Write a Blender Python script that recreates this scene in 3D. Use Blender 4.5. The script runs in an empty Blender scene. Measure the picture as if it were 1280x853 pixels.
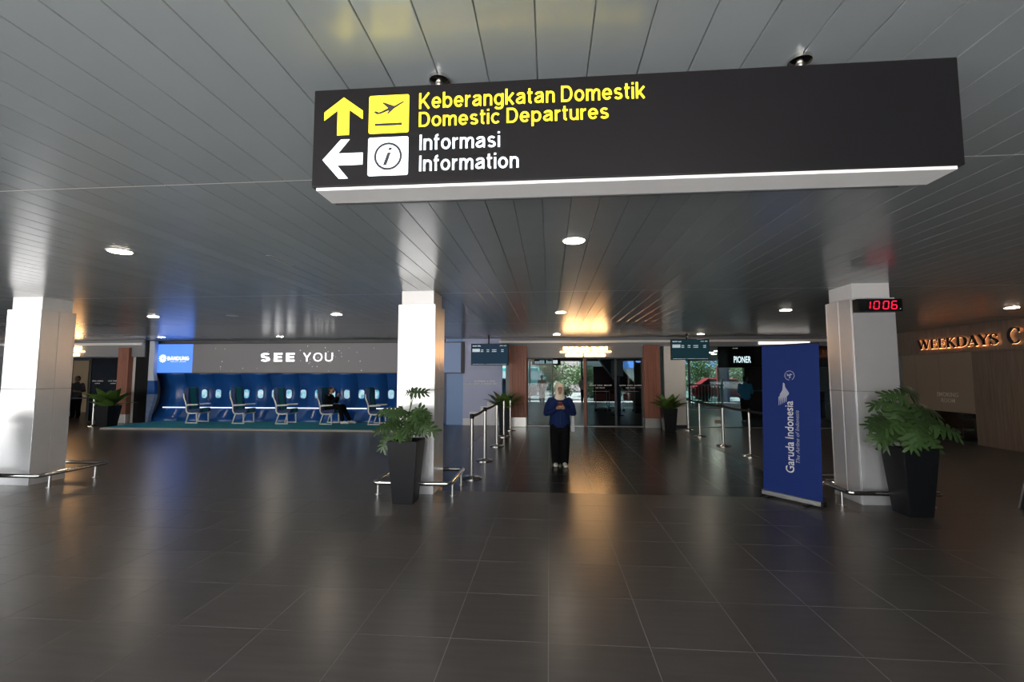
import bpy, bmesh, math, random
from mathutils import Vector, Matrix, Euler
random.seed(7)
S = bpy.context.scene
COL = S.collection
PI = math.pi

# ------------------------------------------------------------------ camera, world, exposure
cam_d = bpy.data.cameras.new('camera')
cam_d.sensor_width = 36.0
cam_d.lens = 16.0
cam_d.clip_start = 0.05
cam_d.clip_end = 500
cam = bpy.data.objects.new('camera', cam_d)
COL.objects.link(cam)
cam.location = (0, 0, 1.65)
cam.rotation_euler = (math.radians(90 + 4.272), 0, math.radians(4.66))
S.camera = cam

world = bpy.data.worlds.new('sky')
S.world = world
world.use_nodes = True
wn = world.node_tree.nodes
wl = world.node_tree.links
wn.clear()
w_out = wn.new('ShaderNodeOutputWorld')
w_bg = wn.new('ShaderNodeBackground')
w_sky = wn.new('ShaderNodeTexSky')
w_sky.sky_type = 'NISHITA'
w_sky.sun_disc = False
w_sky.sun_elevation = math.radians(52)
w_sky.sun_rotation = math.radians(200)
w_sky.air_density = 1.0
w_sky.dust_density = 3.0
w_sky.ozone_density = 1.0
w_hs = wn.new('ShaderNodeHueSaturation')
w_hs.inputs['Saturation'].default_value = 0.45
wl.new(w_sky.outputs[0], w_hs.inputs['Color'])
wl.new(w_hs.outputs[0], w_bg.inputs['Color'])
w_bg.inputs['Strength'].default_value = 0.75
wl.new(w_bg.outputs[0], w_out.inputs[0])

S.view_settings.view_transform = 'Standard'
S.view_settings.look = 'None'
S.view_settings.gamma = 1.0
S.view_settings.use_curve_mapping = False
S.view_settings.exposure = 0.08

sun_d = bpy.data.lights.new('sun_offscreen', 'SUN'); sun_d.energy = 62; sun_d.angle = math.radians(.6); sun_d.color = (1, .97, .93)
sun = bpy.data.objects.new('sun_offscreen', sun_d); COL.objects.link(sun)
sun.rotation_euler = Vector((.30, -.22, -.92)).to_track_quat('-Z', 'Y').to_euler()

def portal(loc, rot, sx, sy):
    l = bpy.data.lights.new('open_front_portal_offscreen', 'AREA')
    l.shape = 'RECTANGLE'; l.size = sx; l.size_y = sy
    l.cycles.is_portal = True
    o = bpy.data.objects.new('open_front_portal_offscreen', l)
    o.location = loc; o.rotation_euler = rot
    COL.objects.link(o)
portal((-11.75, -2.5, 1.43), (math.radians(90), 0, 0), 28.5, 2.8)          # open front behind the camera

# ------------------------------------------------------------------ mesh helpers
class MB:
    def __init__(s): s.v = []; s.f = []
    def add(s, vs, fs):
        n = len(s.v); s.v += [tuple(v) for v in vs]; s.f += [tuple(i + n for i in f) for f in fs]
        return s
    def box(s, x0, x1, y0, y1, z0, z1):
        return s.add([(x0,y0,z0),(x1,y0,z0),(x1,y1,z0),(x0,y1,z0),(x0,y0,z1),(x1,y0,z1),(x1,y1,z1),(x0,y1,z1)],
              [(0,3,2,1),(4,5,6,7),(0,1,5,4),(1,2,6,5),(2,3,7,6),(3,0,4,7)])
    def hexa(s, b, t):
        return s.add(list(b) + list(t), [(0,3,2,1),(4,5,6,7),(0,1,5,4),(1,2,6,5),(2,3,7,6),(3,0,4,7)])
    def tube(s, pts, r, n=10, closed=False):
        pts = [Vector(p) for p in pts]; m = len(pts)
        rr = r if isinstance(r, (list, tuple)) else [r] * m
        ref = None; vs = []; fs = []
        for i, p in enumerate(pts):
            if closed: t = (pts[(i+1) % m] - pts[i-1]).normalized()
            else: t = (pts[min(i+1, m-1)] - pts[max(i-1, 0)]).normalized()
            if ref is None: ref = Vector((0,0,1)) if abs(t.z) < .9 else Vector((1,0,0))
            a = (ref - t * ref.dot(t)).normalized(); b = t.cross(a); ref = a
            for k in range(n):
                q = 2*PI*k/n
                vs.append(p + (a*math.cos(q) + b*math.sin(q)) * rr[i])
        for i in range(m if closed else m-1):
            j = (i+1) % m
            for k in range(n):
                l = (k+1) % n
                fs.append((i*n+k, i*n+l, j*n+l, j*n+k))
        if not closed:
            fs.append(tuple(range(n-1, -1, -1))); fs.append(tuple((m-1)*n+k for k in range(n)))
        return s.add(vs, fs)
    def lathe(s, c, prof, n=24):
        vs = []; fs = []; m = len(prof)
        for (r, z) in prof:
            for k in range(n):
                q = 2*PI*k/n; vs.append((c[0]+r*math.cos(q), c[1]+r*math.sin(q), c[2]+z))
        for i in range(m-1):
            for k in range(n):
                l = (k+1) % n; fs.append((i*n+k, i*n+l, (i+1)*n+l, (i+1)*n+k))
        fs.append(tuple(range(n-1, -1, -1))); fs.append(tuple((m-1)*n+k for k in range(n)))
        return s.add(vs, fs)
    def prism(s, poly, y0, y1):
        """polygon in XZ extruded along Y"""
        n = len(poly)
        vs = [(x, y0, z) for x, z in poly] + [(x, y1, z) for x, z in poly]
        fs = [tuple(range(n)), tuple(range(2*n-1, n-1, -1))]
        for i in range(n):
            j = (i+1) % n; fs.append((i, i+n, j+n, j))
        return s.add(vs, fs)
    def limb(s, pts, radii, side=(1,0,0), n=12):
        pts = [Vector(p) for p in pts]; m = len(pts)
        rr = [(r, r) if not isinstance(r, (tuple, list)) else tuple(r) for r in radii]
        rings = []
        def tang(i): return (pts[min(i+1, m-1)] - pts[max(i-1, 0)]).normalized()
        t0, t1 = tang(0), tang(m-1)
        seq = []
        r0 = min(rr[0]); r1 = min(rr[-1])
        for q in (80, 50, 22):
            c = math.cos(math.radians(q)); d = math.sin(math.radians(q))
            seq.append((pts[0] - t0*r0*d, (rr[0][0]*c, rr[0][1]*c), t0))
        for i in range(m): seq.append((pts[i], rr[i], tang(i)))
        for q in (22, 50, 80):
            c = math.cos(math.radians(q)); d = math.sin(math.radians(q))
            seq.append((pts[-1] + t1*r1*d, (rr[-1][0]*c, rr[-1][1]*c), t1))
        sd = Vector(side); vs = []; fs = []
        for (p, (ra, rb), t) in seq:
            a = sd - t*sd.dot(t)
            if a.length < .05: a = Vector((0,1,0)) - t*t.y
            a.normalize(); b = t.cross(a)
            for k in range(n):
                q = 2*PI*k/n; vs.append(p + a*ra*math.cos(q) + b*rb*math.sin(q))
        M = len(seq)
        for i in range(M-1):
            for k in range(n):
                l = (k+1) % n; fs.append((i*n+k, i*n+l, (i+1)*n+l, (i+1)*n+k))
        fs.append(tuple(range(n-1, -1, -1))); fs.append(tuple((M-1)*n+k for k in range(n)))
        return s.add(vs, fs)
    def ell(s, c, r, n=16, m=10):
        vs = []; fs = []
        for i in range(1, m):
            th = PI*i/m
            for k in range(n):
                q = 2*PI*k/n
                vs.append((c[0]+r[0]*math.sin(th)*math.cos(q), c[1]+r[1]*math.sin(th)*math.sin(q), c[2]-r[2]*math.cos(th)))
        b = len(vs); vs.append((c[0],c[1],c[2]-r[2])); vs.append((c[0],c[1],c[2]+r[2]))
        for i in range(m-2):
            for k in range(n):
                l = (k+1) % n; fs.append((i*n+k, i*n+l, (i+1)*n+l, (i+1)*n+k))
        for k in range(n):
            l = (k+1) % n; fs.append((b, l, k)); fs.append((b+1, (m-2)*n+k, (m-2)*n+l))
        return s.add(vs, fs)
    def mesh(s, name, smooth=False):
        me = bpy.data.meshes.new(name); me.from_pydata(s.v, [], s.f); me.update()
        if smooth:
            for p in me.polygons: p.use_smooth = True
        return me
    def build(s, name, mat, parent=None, smooth=False, bevel=0, loc=(0,0,0)):
        return link(name, s.mesh(name, smooth), mat, parent, bevel, loc)

def link(name, me, mat, parent=None, bevel=0, loc=(0,0,0)):
    o = bpy.data.objects.new(name, me); COL.objects.link(o)
    if mat is not None and len(me.materials) == 0: me.materials.append(mat)
    if parent is not None: o.parent = parent
    o.location = loc
    if bevel:
        b = o.modifiers.new('bevel', 'BEVEL'); b.width = bevel; b.segments = 2; b.limit_method = 'ANGLE'
    return o
def auto_smooth(o, ang=40):
    for p in o.data.polygons: p.use_smooth = True
    try: o.data.set_sharp_from_angle(angle=math.radians(ang))
    except Exception: pass
    return o
def empty(name, loc=(0,0,0), rz=0):
    o = bpy.data.objects.new(name, None); COL.objects.link(o)
    o.empty_display_size = .1; o.location = loc; o.rotation_euler = (0,0,rz); return o
def tag(o, label=None, cat=None, group=None, kind=None):
    if label: o['label'] = label
    if cat: o['category'] = cat
    if group: o['group'] = group
    if kind: o['kind'] = kind
    return o
def struct(o, label=None, cat=None): return tag(o, label, cat, None, 'structure')
def copy_tree(o, parent=None):
    c = o.copy(); COL.objects.link(c); c.parent = parent
    for ch in list(o.children): copy_tree(ch, c)
    return c
def blob(name, mb, mat, parent, voxel=.012, smooth=6, cut=None):
    me = mb.mesh(name + '_src'); t = bpy.data.objects.new(name, me); COL.objects.link(t)
    r = t.modifiers.new('r', 'REMESH'); r.mode = 'VOXEL'; r.voxel_size = voxel; r.use_smooth_shade = True
    sm = t.modifiers.new('s', 'SMOOTH'); sm.factor = .5; sm.iterations = smooth
    ct = None
    if cut:
        ct = bpy.data.objects.new('cutter', MB().ell(cut[0], cut[1], 20, 14).mesh('cutter')); COL.objects.link(ct)
        bo = t.modifiers.new('b', 'BOOLEAN'); bo.operation = 'DIFFERENCE'; bo.object = ct
    dg = bpy.context.evaluated_depsgraph_get(); dg.update()
    out = bpy.data.meshes.new_from_object(t.evaluated_get(dg))
    bpy.data.objects.remove(t); bpy.data.meshes.remove(me)
    if ct: bpy.data.objects.remove(ct)
    for p in out.polygons: p.use_smooth = True
    out.materials.clear()
    return link(name, out, mat, parent)

# ------------------------------------------------------------------ materials
MATS = {}
def mat(name, col, rough=.5, metal=0., emit=0., ecol=None, noise=0., nscale=8., spec=.5, bump=0., bscale=30., stretch=(1,1,1), rvar=0., ivar=0., coat=0.):
    if name in MATS: return MATS[name]
    m = bpy.data.materials.new(name); m.use_nodes = True; MATS[name] = m
    nt = m.node_tree; p = nt.nodes['Principled BSDF']
    p.inputs['Base Color'].default_value = (*col, 1); p.inputs['Roughness'].default_value = rough
    p.inputs['Metallic'].default_value = metal; p.inputs['Specular IOR Level'].default_value = spec
    if coat: p.inputs['Coat Weight'].default_value = coat; p.inputs['Coat Roughness'].default_value = .1
    if emit:
        p.inputs['Emission Color'].default_value = (*(ecol or col), 1); p.inputs['Emission Strength'].default_value = emit
    tc = nt.nodes.new('ShaderNodeTexCoord'); mp = nt.nodes.new('ShaderNodeMapping')
    mp.inputs['Scale'].default_value = stretch
    if ivar:
        ol = nt.nodes.new('ShaderNodeObjectInfo'); av = nt.nodes.new('ShaderNodeVectorMath'); av.operation = 'ADD'
        nt.links.new(tc.outputs['Object'], av.inputs[0]); nt.links.new(ol.outputs['Location'], av.inputs[1]); nt.links.new(av.outputs[0], mp.inputs['Vector'])
    else: nt.links.new(tc.outputs['Object'], mp.inputs['Vector'])
    val = None
    nz = nt.nodes.new('ShaderNodeTexNoise'); nz.inputs['Scale'].default_value = nscale; nz.inputs['Detail'].default_value = 4
    nt.links.new(mp.outputs[0], nz.inputs['Vector'])
    amt = noise if noise else .04
    mr = nt.nodes.new('ShaderNodeMapRange'); mr.inputs['To Min'].default_value = 1-amt; mr.inputs['To Max'].default_value = 1+amt
    nt.links.new(nz.outputs[0], mr.inputs[0]); val = mr.outputs[0]
    if ivar:
        oi = nt.nodes.new('ShaderNodeObjectInfo'); m2 = nt.nodes.new('ShaderNodeMapRange')
        m2.inputs['To Min'].default_value = 1-ivar; m2.inputs['To Max'].default_value = 1+ivar
        nt.links.new(oi.outputs['Random'], m2.inputs[0])
        mu = nt.nodes.new('ShaderNodeMath'); mu.operation = 'MULTIPLY'
        nt.links.new(val, mu.inputs[0]); nt.links.new(m2.outputs[0], mu.inputs[1]); val = mu.outputs[0]
    vm = nt.nodes.new('ShaderNodeVectorMath'); vm.operation = 'SCALE'; vm.inputs[0].default_value = col
    nt.links.new(val, vm.inputs['Scale']); nt.links.new(vm.outputs[0], p.inputs['Base Color'])
    if rvar:
        m3 = nt.nodes.new('ShaderNodeMapRange'); m3.inputs['To Min'].default_value = max(.02, rough-rvar); m3.inputs['To Max'].default_value = rough+rvar
        nt.links.new(nz.outputs[0], m3.inputs[0]); nt.links.new(m3.outputs[0], p.inputs['Roughness'])
    if bump:
        nb = nt.nodes.new('ShaderNodeTexNoise'); nb.inputs['Scale'].default_value = bscale; nb.inputs['Detail'].default_value = 2
        nt.links.new(mp.outputs[0], nb.inputs['Vector'])
        bp = nt.nodes.new('ShaderNodeBump'); bp.inputs['Strength'].default_value = bump; bp.inputs['Distance'].default_value = .01
        nt.links.new(nb.outputs[0], bp.inputs['Height']); nt.links.new(bp.outputs[0], p.inputs['Normal'])
    return m
def glass(name, tint, refl=.06, rough=.0):
    if name in MATS: return MATS[name]
    m = bpy.data.materials.new(name); m.use_nodes = True; MATS[name] = m
    nt = m.node_tree; nt.nodes.remove(nt.nodes['Principled BSDF']); out = nt.nodes['Material Output']
    tr = nt.nodes.new('ShaderNodeBsdfTransparent'); tr.inputs[0].default_value = (*tint, 1)
    gl = nt.nodes.new('ShaderNodeBsdfGlossy'); gl.inputs['Roughness'].default_value = rough
    fr = nt.nodes.new('ShaderNodeFresnel'); fr.inputs[0].default_value = 1.45
    mx = nt.nodes.new('ShaderNodeMixShader')
    ge = nt.nodes.new('ShaderNodeNewGeometry'); mk = nt.nodes.new('ShaderNodeMath'); mk.operation = 'SUBTRACT'; mk.inputs[0].default_value = 1; nt.links.new(ge.outputs['Backfacing'], mk.inputs[1])
    mm = nt.nodes.new('ShaderNodeMath'); mm.operation = 'MULTIPLY'; nt.links.new(fr.outputs[0], mm.inputs[0]); nt.links.new(mk.outputs[0], mm.inputs[1])
    nt.links.new(mm.outputs[0], mx.inputs[0]); nt.links.new(tr.outputs[0], mx.inputs[1]); nt.links.new(gl.outputs[0], mx.inputs[2])
    nt.links.new(mx.outputs[0], out.inputs[0]); return m
def wood_mat(name, dark, light, scale=14, rough=.45, axis_stretch=(6, 6, .35)):
    if name in MATS: return MATS[name]
    m = bpy.data.materials.new(name); m.use_nodes = True; MATS[name] = m
    nt = m.node_tree; p = nt.nodes['Principled BSDF']; p.inputs['Roughness'].default_value = rough
    tc = nt.nodes.new('ShaderNodeTexCoord'); mp = nt.nodes.new('ShaderNodeMapping'); mp.inputs['Scale'].default_value = axis_stretch
    nz = nt.nodes.new('ShaderNodeTexNoise'); nz.inputs['Scale'].default_value = scale/6; nz.inputs['Detail'].default_value = 6
    cr = nt.nodes.new('ShaderNodeValToRGB'); cr.color_ramp.elements[0].position = .3; cr.color_ramp.elements[1].position = .7
    cr.color_ramp.elements[0].color = (*dark, 1); cr.color_ramp.elements[1].color = (*light, 1)
    nt.links.new(tc.outputs['Object'], mp.inputs[0]); nt.links.new(mp.outputs[0], nz.inputs['Vector'])
    nt.links.new(nz.outputs[0], cr.inputs[0]); nt.links.new(cr.outputs[0], p.inputs['Base Color'])
    return m

M_tile = mat('floor_tile_stone', (.090, .080, .073), .29, noise=.30, nscale=2.2, ivar=.07, stretch=(1,9,1))
M_tile_dark = mat('floor_tile_polished', (.026, .025, .027), .24, noise=.3, nscale=2)
M_grout = mat('grout', (.26, .25, .235), .8)
M_ceil = mat('ceiling_metal', (.29, .325, .345), .21, noise=.05, nscale=2, ivar=.05, bump=.012, bscale=3, stretch=(.6,2,1), spec=.75)
M_trim_lit_edge = mat('trim_and_lit_edge_white', (.62, .62, .6), .5)  # white for the slot frame and for the painted lit joint edges
M_ceil_back = mat('ceiling_void', (.34, .34, .34), .8)
M_clad = mat('column_cladding', (.80, .81, .83), .30, .50, noise=.02)
M_clad_neck = mat('column_neck', (.86, .86, .86), .4, .15, noise=.02)
M_steel = mat('polished_steel', (.72, .70, .67), .16, 1.0)
M_brushed = mat('brushed_steel', (.62, .61, .59), .3, 1.0)
M_belt = mat('belt_black', (.012, .012, .013), .7)
M_pot = mat('planter_black', (.008, .009, .011), .5, noise=.1, spec=.25)
M_soil = mat('soil', (.02, .014, .01), .95, noise=.5, nscale=40)
M_leaf = mat('leaf_green', (.042, .088, .024), .42, noise=.4, nscale=7, ivar=.35)
M_leaf2 = mat('leaf_broad', (.095, .19, .035), .40, noise=.4, nscale=7, ivar=.35)
M_stem = mat('stem_green', (.10, .15, .05), .5)
M_sign = mat('sign_black', (.007, .0065, .008), .45, noise=.1, spec=.2)
M_signsil = mat('sign_silver', (.60, .61, .62), .32, .85)
M_signwhite = mat('sign_tray_white', (.80, .81, .82), .45)
M_yel = mat('lit_yellow', (.95, .78, .02), .5, emit=.92, ecol=(1, .82, .03))
M_whi = mat('lit_white', (.85, .93, .97), .5, emit=.85, ecol=(.78, .93, 1))
M_ink = mat('sign_ink', (.02, .02, .03), .5)
M_bluefab = mat('banner_blue', (.014, .034, .175), .6, noise=.06, spec=.15)
M_bluefab.node_tree.nodes['Principled BSDF'].inputs['Sheen Weight'].default_value = .0
M_white = mat('white_paint', (.78, .78, .78), .5)
M_printw = mat('print_white', (.80, .80, .84), .6)
M_printg = mat('print_grey', (.42, .44, .55), .6)
M_black = mat('black_plastic', (.009, .009, .010), .45, spec=.3)
M_red = mat('clock_red', (.6, .01, .03), .5, emit=1.6, ecol=(1, .01, .05))
M_lamp = mat('lamp_lens', (1, .95, .88), .5, emit=90, ecol=(1, .86, .68))
M_lampoff = mat('lamp_lens_off', (.22, .22, .21), .3)
M_lampring = mat('lamp_ring', (.55, .55, .54), .35)
M_warmled = mat('led_text_warm', (1, .8, .55), .5, emit=16, ecol=(1, .55, .22))
M_woodred = wood_mat('portal_wood', (.25, .088, .056), (.36, .14, .09), 20)
M_woodgrey = wood_mat('shop_wood', (.19, .138, .104), (.27, .20, .155), 22)
M_fascia = mat('fascia_grey', (.23, .235, .25), .5)
M_fascia_w = mat('fascia_white', (.85, .83, .79), .5)
M_wallgrey = mat('wall_grey', (.30, .31, .33), .6)
M_wallwhite = mat('wall_white', (.66, .65, .63), .6)
M_wallblack = mat('wall_black', (.006, .006, .008), .6, spec=.2)
M_fuse = mat('fuselage_blue', (.010, .085, .33), .24, noise=.05, nscale=3)
M_carpet = mat('carpet_teal', (.012, .27, .35), .95, noise=.3, nscale=120)
M_stone = mat('stage_edge', (.42, .37, .32), .6)
M_navy = mat('seat_navy', (.024, .055, .16), .7)
M_teal = mat('seat_teal', (.006, .19, .21), .75)
M_framew = mat('seat_frame_white', (.86, .86, .84), .35)
M_ledgrey = mat('led_grey', (.02, .02, .02), .4, emit=.085, ecol=(.85, .82, .86), noise=.2)
M_ledblue = mat('led_blue', (.02, .05, .2), .4, emit=1.15, ecol=(.075, .25, 1.0))
M_ledpale = mat('led_pale', (.02, .03, .05), .4, emit=.2, ecol=(.36, .56, 1.0))
M_ledwhite = mat('led_white', (.9, .9, .9), .4, emit=1.6, ecol=(1, 1, 1))
M_ledframe = mat('led_frame', (.01, .01, .012), .5)
M_ledcaption = mat('led_caption', (.5, .6, .9), .4, emit=.5, ecol=(.6, .75, 1))
M_stripw = mat('strip_light', (.9, .93, .97), .4, emit=1.3, ecol=(.85, .93, 1))
M_glassdark = glass('door_glass', (.55, .62, .64))
M_glassclear = glass('pane_glass', (.74, .84, .86))
M_glassnavy = glass('navy_glass', (.34, .42, .52))
M_glasswarm = glass('shop_glass', (.62, .52, .42))
M_screen = mat('monitor_screen', (.006, .012, .02), .45, spec=.12, emit=.55, ecol=(.012, .045, .085))
M_screent = mat('monitor_screen_teal', (.006, .012, .02), .45, spec=.12, emit=.4, ecol=(.015, .06, .075))
M_text_dim = mat('monitor_text', (.6, .7, .75), .4, emit=.35, ecol=(.75, .88, .95))
M_decal = mat('glass_decal', (.8, .8, .8), .6)
M_alu = mat('aluminium_frame', (.40, .42, .44), .35, .7)
M_darkframe = mat('dark_frame', (.03, .035, .04), .4)
M_asphalt = mat('asphalt', (.38, .37, .36), .9, noise=.2)

# ------------------------------------------------------------------ text
_capH = None
def text_mesh(s, width, cap, bold=0., shear=0., depth=0.):
    """text as a mesh in the XZ plane, left/baseline origin, facing -Y"""
    global _capH
    def raw(t, b, sh):
        c = bpy.data.curves.new('t', 'FONT'); c.body = t; c.size = 1.0; c.offset = b; c.shear = sh; c.resolution_u = 3
        o = bpy.data.objects.new('t', c); COL.objects.link(o)
        dg = bpy.context.evaluated_depsgraph_get(); dg.update()
        me = bpy.data.meshes.new_from_object(o.evaluated_get(dg))
        bpy.data.objects.remove(o); bpy.data.curves.remove(c); return me
    if _capH is None:
        h = raw('H', 0, 0); _capH = max(v.co.y for v in h.vertices) - min(v.co.y for v in h.vertices)
    me = raw(s, bold, shear)
    x0 = min(v.co.x for v in me.vertices); x1 = max(v.co.x for v in me.vertices)
    kx = width/(x1-x0); kz = cap/_capH
    bm = bmesh.new(); bm.from_mesh(me)
    bmesh.ops.remove_doubles(bm, verts=bm.verts, dist=1e-5)
    for v in bm.verts: v.co = ((v.co.x-x0)*kx, 0, v.co.y*kz)
    if depth:
        r = bmesh.ops.extrude_face_region(bm, geom=list(bm.faces))
        for g in r['geom']:
            if isinstance(g, bmesh.types.BMVert): g.co.y -= depth
    bm.to_mesh(me); bm.free(); me.materials.clear(); return me
def text(s, name, loc, width, cap, m, parent, bold=0., shear=0., depth=.002, rot=None):
    o = link(name, text_mesh(s, width, cap, bold, shear, depth), m, parent, 0, loc)
    if rot: o.rotation_euler = rot
    return o

def arc(cx, cz, rx, rz, a0, a1, n=14):
    return [(cx+rx*math.cos(math.radians(a0+(a1-a0)*k/n)), cz+rz*math.sin(math.radians(a0+(a1-a0)*k/n))) for k in range(n+1)]
def glyph(ch, s):
    """centre lines of a plain grotesque letter, cap height 1: (width, [lines])"""
    h = s/2; X = .73; zc = X/2; rz = X/2-h; W = .60; rx = W/2-h; c = W/2
    bowl = arc(c, zc, rx, rz, 0, 360, 28)
    if ch == 'o': return W, [bowl]
    if ch == 'e': return W, [arc(c, zc, rx, rz, 0, 322, 24), [(h*.8, zc), (W-h*.2, zc)]]
    if ch == 'c': return W-.04, [arc(c, zc, rx, rz, 42, 318, 22)]
    if ch == 'a': return .60, [arc(.275, X-.23, .275-h-.02, .23-h, 165, 90, 6) + [(.33, X-h)] + arc(.38, X-.2, .50-.38, .2-h, 80, 0, 5) + [(.50, .14)] + arc(.57, .11, .07, .11-h*.9, 180, 265, 4), [(.50, .46), (.38, .43), (.24, .40)] + arc(.23, .215, .23-h, .20-h*.9, 95, 275, 10) + [(.36, .10), (.46, .18), (.50, .28)]]
    if ch == 'b': return W, [[(h, 0), (h, 1)], bowl]
    if ch == 'd': return W, [[(W-h, 0), (W-h, 1)], bowl]
    if ch == 'p': return W, [[(h, -.27), (h, X)], bowl]
    if ch == 'g': return W, [bowl, [(W-h, X), (W-h, -.05)] + arc(c, -.05, rx, .22-h, 0, -160, 12)]
    if ch == 'n': return .54, [[(h, 0), (h, X)], [(h, .42)] + arc(.28, X-.24, .26-h, .24-h, 175, 0, 12) + [(.54-h, 0)]]
    if ch == 'u': return .54, [[(.54-h, 0), (.54-h, X)], [(h, X)] + arc(.26, .24, .26-h, .24-h, 180, 360, 12)]
    if ch == 'm': return .86, [[(h, 0), (h, X)], [(h, .42)] + arc(.25, X-.22, .23-h, .22-h, 175, 0, 12) + [(.48-h, 0)], [(.48-h, .42)] + arc(.64, X-.22, .22-h, .22-h, 175, 0, 12) + [(.86-h, 0)]]
    if ch == 'r': return .34, [[(h, 0), (h, X)], [(h, .40)] + arc(.34, X-.32, .34-h, .32-h, 170, 92, 8)]
    if ch == 's': return .52, [arc(.26, X-.205, .24-h, .205-h, 25, 190, 12) + [(.13, .41), (.30, .36), (.40, .31)] + arc(.26, .20, .26-h, .20-h, 30, -160, 12)]
    if ch == 'i': return s, [[(h, 0), (h, X)], [(h, .87), (h, 1)]]
    if ch == 'I': return s, [[(h, 0), (h, 1)]]
    if ch == 't': return .32, [[(.13, .95), (.13, .16)] + arc(.27, .16, .14, .16-h, 180, 268, 6), [(0, X-h*.8), (.32, X-h*.8)]]
    if ch == 'f': return .32, [[(.13, 0), (.13, .82)] + arc(.27, .84, .14, .16-h*.8, 180, 92, 6), [(0, X-h*.8), (.32, X-h*.8)]]
    if ch == 'k': return .55, [[(h, 0), (h, 1)], [(h, .22), (.50, X)], [(.20, .40), (.50, 0)]]
    if ch == 'K': return .70, [[(h, 0), (h, 1)], [(h, .32), (.63, 1)], [(.24, .56), (.64, 0)]]
    if ch == 'D': return .70, [[(h, h), (h, 1-h), (.30, 1-h)] + arc(.34, .5, .36-h, .5-h, 85, -85, 16) + [(.30, h), (0, h)]]
    if ch == 'O': return .80, [arc(.40, .5, .40-h, .5-h, 0, 360, 32)]
    if ch == 'C': return .76, [arc(.40, .5, .40-h, .5-h, 45, 315, 26)]
    if ch == 'G': return .78, [arc(.40, .5, .40-h, .5-h, 48, 330, 26) + [(.76-h, .45), (.42, .45)]]
    if ch == 'E': return .56, [[(.56, 1-h), (h, 1-h), (h, h), (.56, h)], [(h, .5), (.52, .5)]]
    if ch == 'S': return .64, [arc(.32, .745, .30-h, .255-h, 22, 190, 14) + [(.16, .55), (.32, .50), (.48, .44)] + arc(.32, .26, .32-h, .26-h, 35, -165, 14)]
    if ch == 'Y': return .68, [[(h*.8, 1), (.34, .42), (.68-h*.8, 1)], [(.34, .46), (.34, 0)]]
    if ch == 'U': return .68, [[(h, 1)] + arc(.34, .33, .34-h, .33-h, 180, 360, 16) + [(.68-h, 1)]]
    if ch == 'A': return .74, [[(h*.8, 0), (.37, 1), (.74-h*.8, 0)], [(.16, .32), (.58, .32)]]
    if ch == 'N': return .70, [[(h, 0), (h, 1)], [(h, .97), (.70-h, .03)], [(.70-h, 0), (.70-h, 1)]]
    if ch == 'B': return .62, [[(h, h), (h, 1-h), (.32, 1-h)] + arc(.34, .75, .26-h, .25-h, 85, -85, 8) + [(h, .5)], [(h, .5), (.34, .5)] + arc(.35, .26, .27-h, .26-h, 85, -85, 8) + [(0, h)]]
    if ch == 'W': return 1.0, [[(h*.7, 1), (.27, .02), (.5, .92), (.73, .02), (1-h*.7, 1)]]
    return .28, []
def serif_glyph(ch, s):
    """book-face capital: lines with their own stroke weight"""
    t = s*.38; q = .10
    def sf(x, z, w=.14): return ([(x-w, z), (x+w, z)], t)
    b, e = t/2, 1-t/2
    if ch == 'W': return 1.16, [([(.06, 1), (.34, .02)], s), ([(.34, .02), (.58, .95)], t), ([(.56, 1), (.84, .02)], s), ([(.84, .02), (1.10, 1)], t), sf(.08, e), sf(.56, e), sf(1.08, e, .1)]
    if ch == 'E': return .66, [([(.16, 0), (.16, 1)], s), ([(.02, b), (.60, b), (.64, .24)], t), ([(.02, e), (.58, e), (.60, .78)], t), ([(.16, .52), (.46, .52), (.46, .40), (.46, .64)], t)]
    if ch == 'K': return .80, [([(.16, 0), (.16, 1)], s), sf(.16, b), sf(.16, e), ([(.18, .44), (.62, 1)], t), ([(.32, .58), (.72, 0)], s), sf(.62, e, .12), sf(.72, b, .1)]
    if ch == 'D': return .82, [([(.16, 0), (.16, 1)], s), ([(.02, e), (.36, e)], t), ([(.02, b), (.36, b)], t), (arc(.34, .5, .42, .5-t/2, 88, 50, 5), t*1.3), (arc(.34, .5, .42, .5-t/2, 50, -50, 10), s), (arc(.34, .5, .42, .5-t/2, -50, -88, 5), t*1.3)]
    if ch == 'A': return .80, [([(.08, 0), (.40, .96)], t), ([(.38, 1), (.72, 0)], s), ([(.18, .32), (.60, .32)], t), sf(.08, b, .1), sf(.70, b, .12)]
    if ch == 'Y': return .76, [([(.06, 1), (.38, .45)], s), ([(.38, .45), (.70, 1)], t), ([(.38, .50), (.38, 0)], s), sf(.08, e, .1), sf(.68, e, .1), sf(.38, b)]
    if ch == 'S': return .58, [(arc(.29, .75, .20, .23, 20, 150, 10), t), (arc(.29, .745, .21, .23, 150, 215, 5) + [(.26, .54), (.42, .42)] + arc(.29, .255, .22, .23, 35, -20, 5), s), (arc(.29, .255, .22, .23, -20, -160, 10), t), ([(.49, .72), (.49, .96)], t), ([(.06, .05), (.06, .30)], t)]
    if ch == 'C': return .80, [(arc(.44, .5, .38, .48, 45, 110, 8), t*1.3), (arc(.44, .5, .38, .48, 110, 250, 16), s), (arc(.44, .5, .38, .48, 250, 318, 8), t*1.3), ([(.72, .70), (.72, .98)], t)]
    return .3, []
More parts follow.
